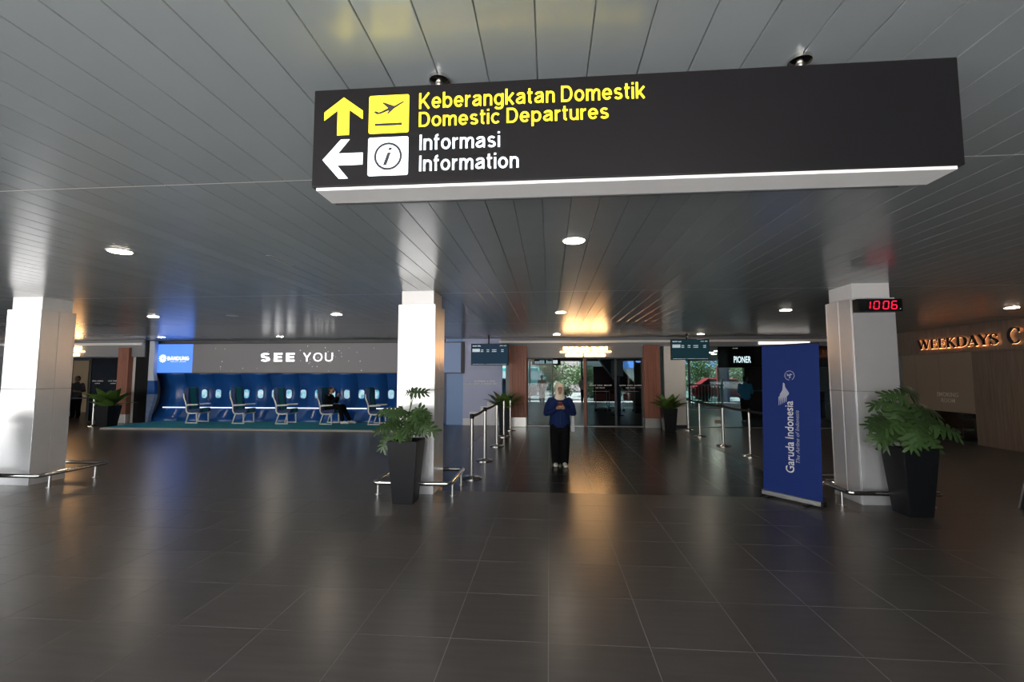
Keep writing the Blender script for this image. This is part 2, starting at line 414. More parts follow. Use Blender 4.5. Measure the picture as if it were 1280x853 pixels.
def thick(mb, pts, w):
    P = [Vector((x, z)) for x, z in pts]; n = len(P); closed = (P[0]-P[-1]).length < 1e-4
    if closed: P = P[:-1]; n -= 1
    L = []; R = []
    for i in range(n):
        a = P[i-1] if (closed or i > 0) else P[i]; b = P[(i+1) % n] if (closed or i < n-1) else P[i]
        d0 = (P[i]-a); d1 = (b-P[i])
        d0 = d0.normalized() if d0.length > 1e-9 else d1.normalized(); d1 = d1.normalized() if d1.length > 1e-9 else d0
        n0 = Vector((-d0.y, d0.x)); n1 = Vector((-d1.y, d1.x)); m = (n0+n1)
        m = m.normalized() if m.length > .2 else n0
        k = min(2.2, 1/max(.3, m.dot(n0))); L.append(P[i]+m*w/2*k); R.append(P[i]-m*w/2*k)
    base = len(mb.v); vs = [(p.x, 0, p.y) for p in L] + [(p.x, 0, p.y) for p in R]
    fs = [(n+i, n+(i+1) % n, (i+1) % n, i) for i in range(n if closed else n-1)]
    mb.add(vs, fs)
def stroke_text(s, name, loc, width, cap, sw, m, parent, gap=.12, depth=0., rot=None, serif=False):
    words = []; x = 0
    for wd in s.split(' '):
        mb = MB()
        for ch in wd:
            k = len(mb.v)
            w, lines = serif_glyph(ch, sw) if serif else glyph(ch, sw)
            for ln in lines:
                if serif: thick(mb, ln[0], ln[1])
                else: thick(mb, ln, sw)
            mb.v[k:] = [(a+x, b, c) for a, b, c in mb.v[k:]]; x += w + gap
        x += .34 - gap*.5; words.append(mb)
    x0 = min(v[0] for v in words[0].v); x1 = max(v[0] for v in words[-1].v); kx = width/(x1-x0)
    for mb in words:
        mb.v = [((a-x0)*kx, b, c*cap) for a, b, c in mb.v]
        o = mb.build(name, m, parent, loc=loc)
        if depth:
            so = o.modifiers.new('s', 'SOLIDIFY'); so.thickness = depth; so.offset = 0
        if rot: o.rotation_euler = rot
def glyph_line(mb, x0, x1, y, z0, z1, words, rnd, gap=.25, th=.004):
    """a row of letter-sized blocks for writing too small to read"""
    n = sum(words) + len(words) - 1; w = (x1-x0)/n; k = 0
    for wi, c in enumerate(words):
        for j in range(c):
            a = x0 + k*w; h = z0 + (z1-z0)*rnd.choice((1, .75, .75, 1))
            mb.box(a, a+w*(1-gap), y-th, y, z0, h); k += 1
        k += 1
    return mb

# ================================================================== STRUCTURE: floor
TP = .615
floor = MB().box(-26, 22, -2.5, 28.6, -.12, -.0012).build('floor', M_grout); struct(floor, 'dark grey stone tile floor with thin pale joints', 'floor')
def tile_mesh(name, m, w=TP, d=.6, g=.0045):
    mb = MB(); a = w/2-g/2; b = d/2-g/2; c = .0008
    mb.hexa([(-a,-b,-.012),(a,-b,-.012),(a,b,-.012),(-a,b,-.012)], [(-a,-b,-c),(a,-b,-c),(a,b,-c),(-a,b,-c)])
    mb.f.pop(1)
    mb.add([(-a,-b,-c),(a,-b,-c),(a,b,-c),(-a,b,-c),(-a+c,-b+c,0),(a-c,-b+c,0),(a-c,b-c,0),(-a+c,b-c,0)], [(0,1,5,4),(1,2,6,5),(2,3,7,6),(3,0,4,7),(4,5,6,7)])
    me = mb.mesh(name); me.materials.append(m); return me
tm = tile_mesh('floor_tile', M_tile)
Y0 = 6.55
for j in range(9):
    yc = Y0 - .3 - .6*j
    half = 1.25*(yc+.3) + .9
    k0 = math.floor(-half*1.05/TP); k1 = math.ceil(half*.95/TP)
    for k in range(k0, k1):
        o = bpy.data.objects.new('floor_tile', tm); COL.objects.link(o); o.parent = floor; o.location = ((k+.5)*TP - .015, yc, 0)
near_cells = {}
def tile_sheet(name, cells, m, g=.0025):
    mb = MB()
    for (x0, x1, y0, y1) in cells:
        mb.add([(x0+g,y0+g,0),(x1-g,y0+g,0),(x1-g,y1-g,0),(x0+g,y1-g,0)], [(0,1,2,3)])
    o = mb.build(name, m, floor); o['kind'] = 'stuff'; return o
cells_far = []; cells_dark = []; cells_side = []
for j in range(-20, 37):
    ya = Y0 + .6*j
    for k in range(-43, 36):
        xa = k*TP - .015
        if ya < Y0 - .01:
            jj = round((Y0 - ya)/.6) - 1
            if 0 <= jj < 9:
                half = 1.25*(ya+.6) + .9
                if math.floor(-half*1.05/TP) <= k < math.ceil(half*.95/TP): continue
            if ya < -2.5: continue
            cells_side.append((xa, xa+TP, ya, ya+.6))
        elif -3 <= k < 6 and ya < 15: cells_dark.append((xa, xa+TP, ya, ya+.6))
        else: cells_far.append((xa, xa+TP, ya, ya+.6))
tile_sheet('outer_floor_tiles', cells_side, M_tile)
tile_sheet('far_floor_tiles', cells_far, M_tile)
tile_sheet('walkway_floor_tiles', cells_dark, M_tile_dark, .0015)
outside = MB().box(-80, 80, -60, -2.5, -.2, -.02).build('ground', M_asphalt); struct(outside, 'grey asphalt forecourt outside the hall', 'ground')

road = struct(MB().box(-80, 80, 28.6, 110, -.2, -.02).build('road', mat('road_dark', (.13, .13, .13), .9, noise=.2)), 'dark road outside the far lobby glazing', 'ground')
# ================================================================== ceiling
CZ = 2.86
ceil = MB().box(-26, 22, -2.5, 28.6, CZ+.012, CZ+.25).build('ceiling', M_ceil_back); struct(ceil, 'grey linear metal strip ceiling', 'ceiling')
SW = .2; JY = [-2.5, -1.30, 2.64, 6.58, 10.52, 14.46]
def strip_mesh(name, L):
    mb = MB(); a = SW/2 - .0012; b = L/2 - .006; e = .0025
    prof = [(-a, .012), (-a, .004), (-a+e, 0), (a-e, 0), (a, .004), (a, .012)]
    n = len(prof)
    vs = [(x, -b, z) for x, z in prof] + [(x, b, z) for x, z in prof]
    fs = [(i, i+n, i+1+n, i+1) for i in range(n-1)] + [tuple(range(n)), tuple(range(2*n-1, n-1, -1))]
    mb.add(vs, fs); me = mb.mesh(name); me.materials.append(M_ceil); return me
cm = {}
def in_view(r): return {1: (-22, 20), 2: (-46, 42), 3: (-66, 62)}.get(r)
stuff_mb = MB()
for r in range(5):
    L = JY[r+1]-JY[r]; yc = (JY[r+1]+JY[r])/2
    me = strip_mesh('ceiling_panel', L) if r in (1, 2, 3) else None
    for k in range(-128, 109):
        x = -.04 + (k+.5)*SW
        vr = in_view(r)
        if vr and vr[0] <= k < vr[1]:
            o = bpy.data.objects.new('ceiling_panel', me); COL.objects.link(o); o.parent = ceil; o.location = (x, yc, CZ)
        else:
            a = SW/2-.0012; y0 = JY[r]+.006; y1 = JY[r+1]-.006
            stuff_mb.add([(x-a,y0,CZ),(x+a,y0,CZ),(x+a,y1,CZ),(x-a,y1,CZ),(x-a,y0,CZ+.02),(x+a,y0,CZ+.02),(x+a,y1,CZ+.02),(x-a,y1,CZ+.02)], [(0,3,2,1),(0,4,7,3),(1,2,6,5)])
o = stuff_mb.build('outer_ceiling_panels', M_ceil, ceil); o['kind'] = 'stuff'
for y in JY[1:5]:
    o = MB().box(-26, 22, y-.005, y+.005, CZ+.001, CZ+.012).build('lit_edge_strip', M_trim_lit_edge, ceil)  # white strips stand in for the lit edges at the cross joints
lob = MB().box(-26, 22, 14.46, 28.6, CZ, CZ+.012).build('lobby_ceiling_board', mat('lobby_ceiling', (.14, .15, .16), .4), ceil)

# outer walls of the hall
struct(MB().box(2.5, 10.3, -2.7, -2.5, 0, 3.1).build('wall_front_unseen', M_wallgrey), 'unseen plain grey front wall narrowing the open side to limit daylight', 'wall')  # unseen; extended to cut daylight on the columns' right faces
struct(MB().box(-26.2, -26, -2.5, 28.6, 0, 3.1).build('wall_left', M_wallgrey), 'plain grey wall closing the hall beyond the seats', 'wall')

# ================================================================== columns with guard rails
def column(x0, x1, y0, y1, label, rail, rail_label):
    cx, cy = (x0+x1)/2, (y0+y1)/2
    root = tag(empty('column', (cx, cy, 0)), label, 'column'); root['kind'] = 'structure'
    w, d = (x1-x0)/2, (y1-y0)/2; g = .0025; t = .02
    for (za, zb) in ((0.0, 1.435), (1.44, 2.66)):
        MB().box(-w, w, -d, -d+t, za, zb).build('cladding_panel', M_clad, root, bevel=.003)
        MB().box(-w, w, d-t, d, za, zb).build('cladding_panel', M_clad, root, bevel=.003)
        for sx in (-1, 1):
            for (ya, yb) in ((-d+t+g, -g), (g, d-t-g)):
                a, b = sorted((sx*w, sx*(w-t)))
                MB().box(a, b, ya, yb, za, zb).build('cladding_panel', M_clad, root, bevel=.003)
    MB().box(-w+t+.004, w-t-.004, -d+t+.004, d-t-.004, 0, 2.655).build('column_core', M_wallgrey, root)
    MB().box(-w+.035, w-.035, -d+.035, d-.035, 2.655, CZ+.03).build('column_neck', M_clad_neck, root, bevel=.003)
    rx0, rx1, ry0, ry1 = rail
    rr = tag(empty('guard_rail', ((rx0+rx1)/2, (ry0+ry1)/2, 0)), rail_label, 'guard rail')
    a, b = (rx1-rx0)/2, (ry1-ry0)/2; c = .06; z = .195; pts = []
    for (sx, sy, q0) in ((1, -1, -90), (1, 1, 0), (-1, 1, 90), (-1, -1, 180)):
        for k in range(5):
            q = math.radians(q0 + 90*k/4); pts.append((sx*(a-c)+c*math.cos(q), sy*(b-c)+c*math.sin(q), z))
    MB().tube(pts, .031, 14, closed=True).build('rail_tube', M_steel, rr, smooth=True)
    for (px, py) in ((-a+.12, -b), (a-.1, -b+.12), (a, b-.2), (-a, b-.2)):
        if (px, py) == (a-.1, -b+.12): px, py = a, -b+.16
        if (px, py) == (-a+.12, -b): px, py = -a, -b+.16
        auto_smooth(MB().lathe((px, py, 0), [(.045, 0), (.045, .006), (.02, .008), (.018, z)], 14).build('rail_post', M_brushed, rr))
    return root
column(-2.15, -1.61, 6.33, 6.90, 'bright white square clad column beside the first belt barrier post', (-2.38, -1.33, 6.13, 7.1), 'low polished steel guard rail round the column by the belt barrier')
column(-8.35, -7.77, 6.33, 6.85, 'white square clad column in front of the doorway next to the seat stage', (-8.75, -7.35, 6.11, 7.15), 'low polished steel guard rail round the column near the seat stage')
column(3.965, 4.50, 6.27, 6.84, 'pale grey square clad column carrying the red digital clock', (3.70, 4.77, 6.08, 7.1), 'low polished steel guard rail round the column with the clock')

# ================================================================== hanging direction sign
sg = tag(empty('direction_sign', (.265, 1.735, 2.37)), 'long black hanging sign with yellow departures arrow and white information arrow', 'sign')
hw = 1.187
MB().box(-hw, hw, -.075, .075, .012, .408).build('sign_box', M_sign, sg, bevel=.004)
MB().box(-hw+.015, hw-.02, -.068, .066, 0, .0125).build('sign_tray', M_signwhite, sg, bevel=.002)
MB().box(-hw+.03, hw-.12, .066, .075, -.004, .0125).build('tray_lip', M_darkframe, sg)
def sx(x): return x - .265
def sz(z): return z - 2.37
fy = -.0752
MB().prism([(sx(-.80),sz(2.742)),(sx(-.878),sz(2.684)),(sx(-.878),sz(2.650)),(sx(-.824),sz(2.690)),(sx(-.824),sz(2.588)),(sx(-.776),sz(2.588)),(sx(-.776),sz(2.690)),(sx(-.722),sz(2.650)),(sx(-.722),sz(2.684))], fy-.001, fy).build('arrow_up', M_yel, sg)
MB().prism([(sx(-.880),sz(2.490)),(sx(-.812),sz(2.412)),(sx(-.775),sz(2.412)),(sx(-.820),sz(2.466)),(sx(-.718),sz(2.466)),(sx(-.718),sz(2.514)),(sx(-.818),sz(2.514)),(sx(-.772),sz(2.570)),(sx(-.808),sz(2.570))], fy-.001, fy).build('arrow_left', M_whi, sg)
def rrect(x0, x1, z0, z1, r, n=5):
    out = []
    for (cx, cz, q0) in ((x1-r, z0+r, -90), (x1-r, z1-r, 0), (x0+r, z1-r, 90), (x0+r, z0+r, 180)):
        for k in range(n+1):
            q = math.radians(q0+90*k/n); out.append((cx+r*math.cos(q), cz+r*math.sin(q)))
    return out
p1 = MB().prism(rrect(sx(-.697), sx(-.537), sz(2.588), sz(2.742), .008), fy-.001, fy).build('departure_pictogram', M_yel, sg)
p2 = MB().prism(rrect(sx(-.697), sx(-.537), sz(2.418), sz(2.572), .008), fy-.001, fy).build('information_pictogram', M_whi, sg)
py_ = fy - .0012
def lp(pts, ox, oz, k): return [(ox+x*k, oz+z*k) for x, z in pts]
ox, oz = sx(-.617), sz(2.665)
plane = [(-.055,.006),(-.048,.009),(-.036,.004),(-.028,.006),(-.004,.018),(-.026,.038),(-.018,.039),(.018,.025),(.048,.040),(.053,.041),(.052,.037),(.018,.016),(-.002,-.002),(-.008,-.002),(.000,.010),(-.030,-.002),(-.044,-.003)]
MB().prism(lp(plane, ox+.001, oz+.004, 1.12), py_-.001, py_).build('plane_symbol', M_ink, p1)
MB().box(ox-.055, ox+.053, py_-.001, py_, oz-.047, oz-.037).build('runway_bar', M_ink, p1)
ox, oz = sx(-.617), sz(2.495)
ring = MB()
n = 40
vs = []; fs = []
for k in range(n):
    q = 2*PI*k/n
    for r in (.0465, .0555): vs.append((ox+r*math.cos(q), py_, oz+r*math.sin(q)))
for k in range(n):
    l = (k+1) % n; fs.append((2*k, 2*k+1, 2*l+1, 2*l))
ring.add(vs, fs).build('ring_symbol', M_ink, p2)
MB().prism([(ox-.019,oz-.036),(ox-.006,oz-.036),(ox+.011,oz+.014),(ox-.002,oz+.014)], py_-.001, py_).prism([(ox+.001,oz+.024),(ox+.013,oz+.024),(ox+.016,oz+.034),(ox+.004,oz+.034)], py_-.001, py_).build('letter_symbol', M_ink, p2)
stroke_text('Keberangkatan Domestik', 'lettering', (sx(-.497), fy-.001, sz(2.680)), .86, .064, .138, M_yel, sg, .115)
stroke_text('Domestic Departures', 'lettering', (sx(-.497), fy-.001, sz(2.607)), .725, .060, .138, M_yel, sg, .115)
stroke_text('Informasi', 'lettering', (sx(-.493), fy-.001, sz(2.514)), .312, .062, .138, M_whi, sg, .115)
stroke_text('Information', 'lettering', (sx(-.493), fy-.001, sz(2.430)), .383, .062, .138, M_whi, sg, .115)
for hx in (-.44, .965):
    h = MB().tube([(sx(hx), .01, .4), (sx(hx), .01, CZ-2.37)], .016, 12).build('hanger_rod', M_brushed, sg, smooth=True)
    auto_smooth(MB().lathe((sx(hx), .01, CZ-2.37-.022), [(.03, 0), (.042, .008), (.042, .024)], 20).build('ceiling_flange', M_steel, h))

# ================================================================== downlights
def downlight(x, y, on=True, label=None):
    root = tag(empty('ceiling_light', (x, y, CZ)), label or ('round lit downlight recessed in the metal strip ceiling' if on else 'round unlit downlight recessed in the metal strip ceiling'), 'ceiling light', 'lit downlights in the ceiling' if on else 'unlit downlights in the ceiling')
    auto_smooth(MB().lathe((0,0,-.006), [(.105, 0), (.11, .003), (.11, .012), (.10, .012)], 28).build('lamp_ring', M_lampring, root))
    MB().lathe((0,0,-.0085), [(.092, 0), (.095, .003)], 28).build('lens', M_lamp if on else M_lampoff, root)
for (x, y) in [(.23,4.05),(-4.18,4.05),(.23,8.78),(-4.22,8.70),(-8.18,8.74),(4.40,8.80),(8.31,8.83),(4.47,13.8),(.23,13.55),(-12.42,13.62),(-8.45,13.65)]:
    downlight(x, y)
downlight(-6.45, 8.74, False)
v = tag(empty('ceiling_vent', (-2.83, 4.52, CZ)), 'narrow dark access slot in the metal strip ceiling', 'vent')
MB().box(-.012, .012, -.2, .2, -.004, .001).build('slot', M_darkframe, v); MB().box(-.02, .02, -.21, .21, -.002, .001).build('slot_frame', M_trim_lit_edge, v)

# ================================================================== belt barrier posts
def stanchion(x, y, label, group, to=None, h=.98, base=True):
    root = tag(empty('barrier_post', (x, y, 0)), label, 'barrier post', group)
    auto_smooth(MB().lathe((0,0,0), [(.165, 0), (.165, .012), (.15, .022), (.05, .034), (.04, .05)], 28).build('base', M_steel, root))
    auto_smooth(MB().lathe((0,0,.04), [(.027, 0), (.027, h-.11)], 16).build('pole', M_brushed, root))
    auto_smooth(MB().lathe((0,0,h-.075), [(.034, 0), (.036, .01), (.036, .065), (.03, .075)], 16).build('cassette', M_black, root))
    if to:
        dx, dy = to[0]-x, to[1]-y; L = math.hypot(dx, dy); ux, uy = dx/L, dy/L; nx, ny = -uy*.002, ux*.002
        mb = MB(); N = 8; vs = []; fs = []
        for k in range(N+1):
            t = k/N; a = .03+(L-.06)*t; sag = -.02*4*t*(1-t)
            for (s_, zz) in ((-1, h-.06), (1, h-.06), (1, h-.012), (-1, h-.012)):
                vs.append((ux*a+nx*s_, uy*a+ny*s_, zz+sag))
        for k in range(N):
            for e in range(4):
                f_ = (e+1) % 4; fs.append((4*k+e, 4*k+f_, 4*k+4+f_, 4*k+4+e))
        mb.add(vs, fs).build('belt', M_belt, root)
    return root
LP = [(-1.25,7.36),(-1.25,8.87),(-1.22,10.66),(-1.22,12.3),(-1.17,13.75)]
for i, p in enumerate(LP):
    stanchion(*p, ['steel belt barrier post standing at the guard rail of the bright white column', 'steel belt barrier post, second from the bright white column', 'steel belt barrier post, third from the bright white column', 'steel belt barrier post, fourth from the bright white column', 'steel belt barrier post right in front of the plant by the blue wall'][i], 'posts along the blue wall side', LP[i+1] if i < 3 else None, 1.02)
RP = [(4.06,9.74),(4.03,11.09),(4.03,12.75),(4.14,14.15)]
for i, p in enumerate(RP):
    stanchion(*p, ['steel belt barrier post beside the navy roll-up banner', 'steel belt barrier post, second from the navy roll-up banner', 'steel belt barrier post, third from the navy roll-up banner', 'steel belt barrier post standing at the white pillar'][i], 'posts along the white pillar side', RP[i+1] if i < 3 else None, .96)
stanchion(4.44, 7.58, 'polished steel belt barrier post hidden behind the column with the clock', None, (4.06, 9.74), .95)
stanchion(-14.75, 13.75, 'single polished steel belt barrier post by the doorway beside the seat stage', None, (-16.3, 13.6), .95)

# ================================================================== plants
def lobed_leaf(name, seed):
    rd = random.Random(seed); mb = MB()
    def zf(x, y): return -.35*y*y*.6 - .5*x*x + .02
    def P(x, y): return (x, y, zf(x, y))
    N = 5
    mb.add([P(-.05,0),P(.05,0),P(.10,.45),P(.07,.8),P(0,1.05),P(-.07,.8),P(-.10,.45)], [(0,1,2,6),(6,2,3,5),(5,3,4)])
    for sgn in (-1, 1):
        for i in range(N):
            t = .0 + .72*i/(N-1); w = (.52-.30*t)*rd.uniform(.88, 1.12); fwd = .28*t - .12*(1-t) + .06
            b0 = (sgn*.05, t-.06); b1 = (sgn*.06, t+.10)
            m0 = (sgn*(w*.55), t+fwd*.55-.085); m1 = (sgn*(w*.55), t+fwd*.55+.09)
            e0 = (sgn*w*.82, t+fwd*.8-.07); tip = (sgn*w*1.08, t+fwd*1.15); e1 = (sgn*w*.78, t+fwd*.85+.085)
            f = [(0,2,3,1),(2,4,6,3),(4,5,6)]
            if sgn < 0: f = [tuple(reversed(q)) for q in f]
            mb.add([P(*b0),P(*b1),P(*m0),P(*m1),P(*e0),P(*tip),P(*e1)], f)
    me = mb.mesh(name, True); me.materials.append(M_leaf); return me
def broad_leaf(name, seed):
    rd = random.Random(seed); mb = MB(); N = 8; vs = []; fs = []
    bend = rd.uniform(.25, .6)
    for i in range(N+1):
        t = i/N; w = .015+.155*math.sin(PI*min(1, t**.8))**1.0*(1 if t < .55 else 1.05)
        if i == N: w = .004
        y = t - .25*bend*t*t; z = -bend*t*t*.55
        vs += [(-w, y, z+.025*math.sin(PI*t)), (0, y, z), (w, y, z+.025*math.sin(PI*t))]
    for i in range(N):
        fs += [(3*i,3*i+1,3*i+4,3*i+3), (3*i+1,3*i+2,3*i+5,3*i+4)]
    mb.add(vs, fs); me = mb.mesh(name, True); me.materials.append(M_leaf2); return me
LEAF = [lobed_leaf('leaf', s) for s in (1, 2, 3)]
BLEAF = [broad_leaf('leaf', s) for s in (4, 5, 6)]
def pot(root, rim, base, h, m=M_pot):
    a, b = rim/2, base/2; t = .025
    mb = MB()
    mb.add([(-b,-b,0),(b,-b,0),(b,b,0),(-b,b,0),(-a,-a,h),(a,-a,h),(a,a,h),(-a,a,h),(-a+t,-a+t,h),(a-t,-a+t,h),(a-t,a-t,h),(-a+t,a-t,h),(-a+t,-a+t,h-.08),(a-t,-a+t,h-.08),(a-t,a-t,h-.08),(-a+t,a-t,h-.08)],
        [(0,3,2,1)]+[(i,(i+1)%4,4+(i+1)%4,4+i) for i in range(4)]+[(4+i,4+(i+1)%4,8+(i+1)%4,8+i) for i in range(4)]+[(8+i,8+(i+1)%4,12+(i+1)%4,12+i) for i in range(4)]+[(12,13,14,15)])
    mb.build('planter', m, root, bevel=.006)
    c = a-t-.002
    MB().box(-c, c, -c, c, h-.1, h-.06).build('soil', M_soil, root)
def leaf_at(root, me, p, az, pitch, roll, size):
    o = bpy.data.objects.new('leaf', me); COL.objects.link(o); o.parent = root
    o.matrix_local = Matrix.Translation(p) @ Matrix.Rotation(az, 4, 'Z') @ Matrix.Rotation(pitch, 4, 'X') @ Matrix.Rotation(roll, 4, 'Y') @ Matrix.Diagonal((size, size, size, 1))
def lobed_plant(loc, label, specs, rim=.395, base=.27, h=.80, rz=0):
    """specs: tip x,y,z (relative to the pot), heading, pitch, size"""
    root = tag(empty('potted_plant', loc, rz), label, 'plant'); pot(root, rim, base, h)
    rd = random.Random(str(loc))
    for i, (x, y, z, az, pit, sz_) in enumerate(specs):
        st = Vector((rd.uniform(-.05, .05), rd.uniform(-.05, .05), h-.07)); tip = Vector((x, y, z))
        mid = st*.45 + tip*.55 + Vector((-(x)*.25, -(y)*.25, .06))
        pts = [st*(1-t)**2 + mid*2*t*(1-t) + tip*t*t for t in (0, .2, .4, .6, .8, 1)]
        MB().tube(pts, [.011, .010, .009, .008, .006, .005], 7).build('stem', M_stem, root, smooth=True)
        leaf_at(root, LEAF[i % 3], tip, math.radians(az), math.radians(pit), -math.sin(math.radians(az))*math.radians(48) + rd.uniform(-.25, .25), sz_)
    return root
R_ = random.Random(3)
def spread(n, rx, ry, z0, z1, rd, size=(.22, .32)):
    out = []
    for i in range(n):
        q = 2*PI*(i*.382 + rd.uniform(-.05, .05)); t = (i+.5)/n
        r = math.sqrt(rd.uniform(.15, 1)); z = z0 + (z1-z0)*(1-t)*(1.15-.45*r)
        x, y = rx*r*math.cos(q), min(.04, ry*r*math.sin(q))
        az = math.degrees(math.atan2(y, x)) - 90 + rd.uniform(-20, 20)
        out.append((x, y, z, az, rd.uniform(-70, -10) + 15*(1-r), rd.uniform(*size)))
    return out
specC = spread(17, .19, .16, .92, 1.30, random.Random(11), (.18, .25)) + [(.08,-.04,1.42,-85,5,.22), (.12,-.04,1.43,80,0,.16), (-.22,-.06,.86,140,-55,.24), (-.14,-.05,1.17,88,5,.27), (.20,-.06,1.02,-100,-25,.28), (-.02,-.1,.96,170,-30,.22), (.14,-.05,1.18,-70,-10,.22), (-.25,-.05,.98,110,-20,.2)]
lobed_plant((-1.88, 5.955, 0), 'split-leaf plant in a tall tapered black planter before the bright white column', specC)
specR = spread(24, .25, .2, .95, 1.36, random.Random(5), (.22, .32)) + [(.0,-.05,1.42,-60,15,.26), (-.05,-.05,1.40,80,5,.26), (-.28,-.08,1.10,100,-10,.28), (-.26,-.1,1.0,120,-30,.26), (.26,-.1,1.05,-100,-20,.3)]
lobed_plant((4.29, 5.905, 0), 'bushy split-leaf plant in a tall tapered black planter before the column with the clock', specR)
lobed_plant((-8.35, 5.75, 0), 'split-leaf plant in a black planter before the column near the seat stage', spread(16, .24, .2, .86, 1.2, random.Random(8), (.24, .32)))
def broad_plant(loc, label, n, size, h=.66, rim=.42, base=.30, seed=1, m=M_pot):
    root = tag(empty('potted_plant', loc), label, 'plant'); pot(root, rim, base, h, m); rd = random.Random(seed)
    for i in range(n):
        q = 2*PI*i*.382; t = (i+.5)/n
        p = Vector((.05*math.cos(q), .05*math.sin(q), h-.07))
        leaf_at(root, BLEAF[i % 3], p, q - PI/2, math.radians(74-50*t + rd.uniform(-6, 6)), rd.uniform(-.25, .25), size*rd.uniform(.85, 1.1))
    return root
broad_plant((-1.38, 14.05, 0), 'broad-leaved plant in a black planter between the blue wall and the brown portal', 24, .74, .68, .36, .28, 2)
broad_plant((3.56, 14.08, 0), 'broad-leaved plant in a black planter in front of the white pillar', 22, .68, .66, .42, .32, 3)
broad_plant((-14.25, 13.75, 0), 'broad-leaved plant in a black planter at the corner of the seat stage', 20, .85, .66, .5, .36, 4)

# ================================================================== roll-up banner
BL = Vector((2.94, 6.68, 0)); BR = Vector((3.37, 6.07, 0)); bd = BR-BL; bw = bd.length; brz = math.atan2(bd.y, bd.x)
bn = tag(empty('roll_up_banner', BL + Vector((0,0,.004)), brz), 'tall navy blue roll-up banner with white sideways airline lettering', 'banner')
bn.rotation_euler = (math.radians(-2.7), 0, brz)
MB().box(-.02, bw+.02, -.045, .045, .015, .075).build('base_cassette', M_signsil, bn, bevel=.008)
for x in (-.02, bw-.0): MB().box(x-.002, x+.022, -.048, .048, .012, .078).build('end_cap', M_black, bn, bevel=.004)
for x in (.12, bw-.14): MB().box(x-.02, x+.02, -.16, .16, 0, .016).build('foot', M_black, bn)
MB().box(0, bw, -.0015, .0015, .07, 2.06).build('banner_sheet', M_bluefab, bn)
MB().box(-.005, bw+.005, -.012, .012, 2.05, 2.068).build('top_bar', M_black, bn, bevel=.003)
MB().tube([(bw/2, .02, .07), (bw/2, .02, 2.05)], .01, 10).build('support_pole', M_alu, bn, smooth=True)
ky = -.0017
rot = (0, -PI/2, 0)
text('Garuda', 'lettering', (.412, ky, .36), .403, .105, M_printw, bn, bold=.010, depth=.0008, rot=rot)
text('Indonesia', 'lettering', (.412, ky, .36+.445), .495, .105, M_printw, bn, bold=.010, depth=.0008, rot=rot)
text('The Airline of Indonesia', 'lettering', (.485, ky, .50), .68, .046, M_printg, bn, bold=0, shear=.25, depth=.0008, rot=rot)
bird = MB()
bx, bz = .225, 1.245
bird.prism([(bx+.065,bz+.30),(bx+.085,bz+.285),(bx+.09,bz+.24),(bx+.14,bz+.165),(bx+.135,bz+.14),(bx+.10,bz+.105),(bx+.01,bz+.09),(bx+.02,bz+.14),(bx+.055,bz+.20),(bx+.06,bz+.26)], ky-.001, ky)
for i in range(5):
    a = bx + .000 + .023*i
    L = .10 - .012*i
    bird.prism([(a, bz+.105+.004*i), (a+.020, bz+.11+.004*i), (a+.012, bz+.05), (a+.007, bz+.11-L-.02), (a+.001, bz+.11-L-.02), (a+.001, bz+.05)], ky-.001, ky)
bird.build('bird_emblem', M_printg, bn)
em = MB(); cx_, cz_ = .375, 1.64
vs = []; fs = []; N = 30
for k in range(N+1):
    q = math.radians(-60 + 190*k/N)
    for r in (.058, .066): vs.append((cx_+r*math.cos(q), ky-.001, cz_+r*math.sin(q)))
for k in range(N): fs.append((2*k, 2*k+1, 2*k+3, 2*k+2))
em.add(vs, fs)
for k in range(7):
    q = math.radians(145 + 19*k); x, z = cx_+.060*math.cos(q), cz_+.060*math.sin(q)
    em.box(x-.006, x+.006, ky-.001, ky, z-.006, z+.006)
for q0 in (20, 140, 260):
    a = math.radians(q0); b = math.radians(q0+50)
    em.prism([(cx_, cz_-.008), (cx_+.042*math.cos(a), cz_+.042*math.sin(a)), (cx_+.03*math.cos(b), cz_+.03*math.sin(b)), (cx_-.006, cz_+.008)], ky-.001, ky)
em.build('round_emblem', M_printg, bn)

# ================================================================== digital clock
ck = tag(empty('digital_clock', (4.225, 6.185, 2.46)), 'black wall clock with red digits reading 10 06', 'clock')
MB().box(-.275, .275, -.045, .045, 0, .165).build('case', M_black, ck, bevel=.004)
MB().box(-.255, .262, -.047, -.044, .012, .153).build('face', mat('clock_face', (.01, .012, .012), .15), ck)
MB().box(-.05, .05, .045, .086, .04, .12).build('bracket', M_black, ck)
SEG = {'0': 'abcdef', '1': 'bc', '6': 'acdefg'}
def digit(ch, x, z0):
    w, h, t = .062, .098, .011; sk = .012
    mb = MB(); zz = {'a': h, 'g': h/2, 'd': 0}
    def bar(xa, za, xb, zb):
        d = Vector((xb-xa, zb-za)).normalized(); nn = Vector((-d.y, d.x))*t/2; d = d*t*.35
        f = lambda X, Z: (x+X+sk*Z/h, z0+Z)
        mb.prism([f(xa-d.x*-1+nn.x*0, za+d.y), f(xa+d.x*2+nn.x, za+d.y*2+nn.y), f(xb-d.x*2+nn.x, zb-d.y*2+nn.y), f(xb-d.x, zb-d.y), f(xb-d.x*2-nn.x, zb-d.y*2-nn.y), f(xa+d.x*2-nn.x, za+d.y*2-nn.y)], -.0485, -.0472)
    for s in SEG[ch]:
        {'a': lambda: bar(0,h,w,h), 'g': lambda: bar(0,h/2,w,h/2), 'd': lambda: bar(0,0,w,0), 'f': lambda: bar(0,h/2,0,h), 'b': lambda: bar(w,h/2,w,h), 'e': lambda: bar(0,0,0,h/2), 'c': lambda: bar(w,0,w,h/2)}[s]()
    mb.build('digit', M_red, ck)
for ch, x in (('1', -.186), ('0', -.078), ('0', .036), ('6', .136)): digit(ch, x, .034)
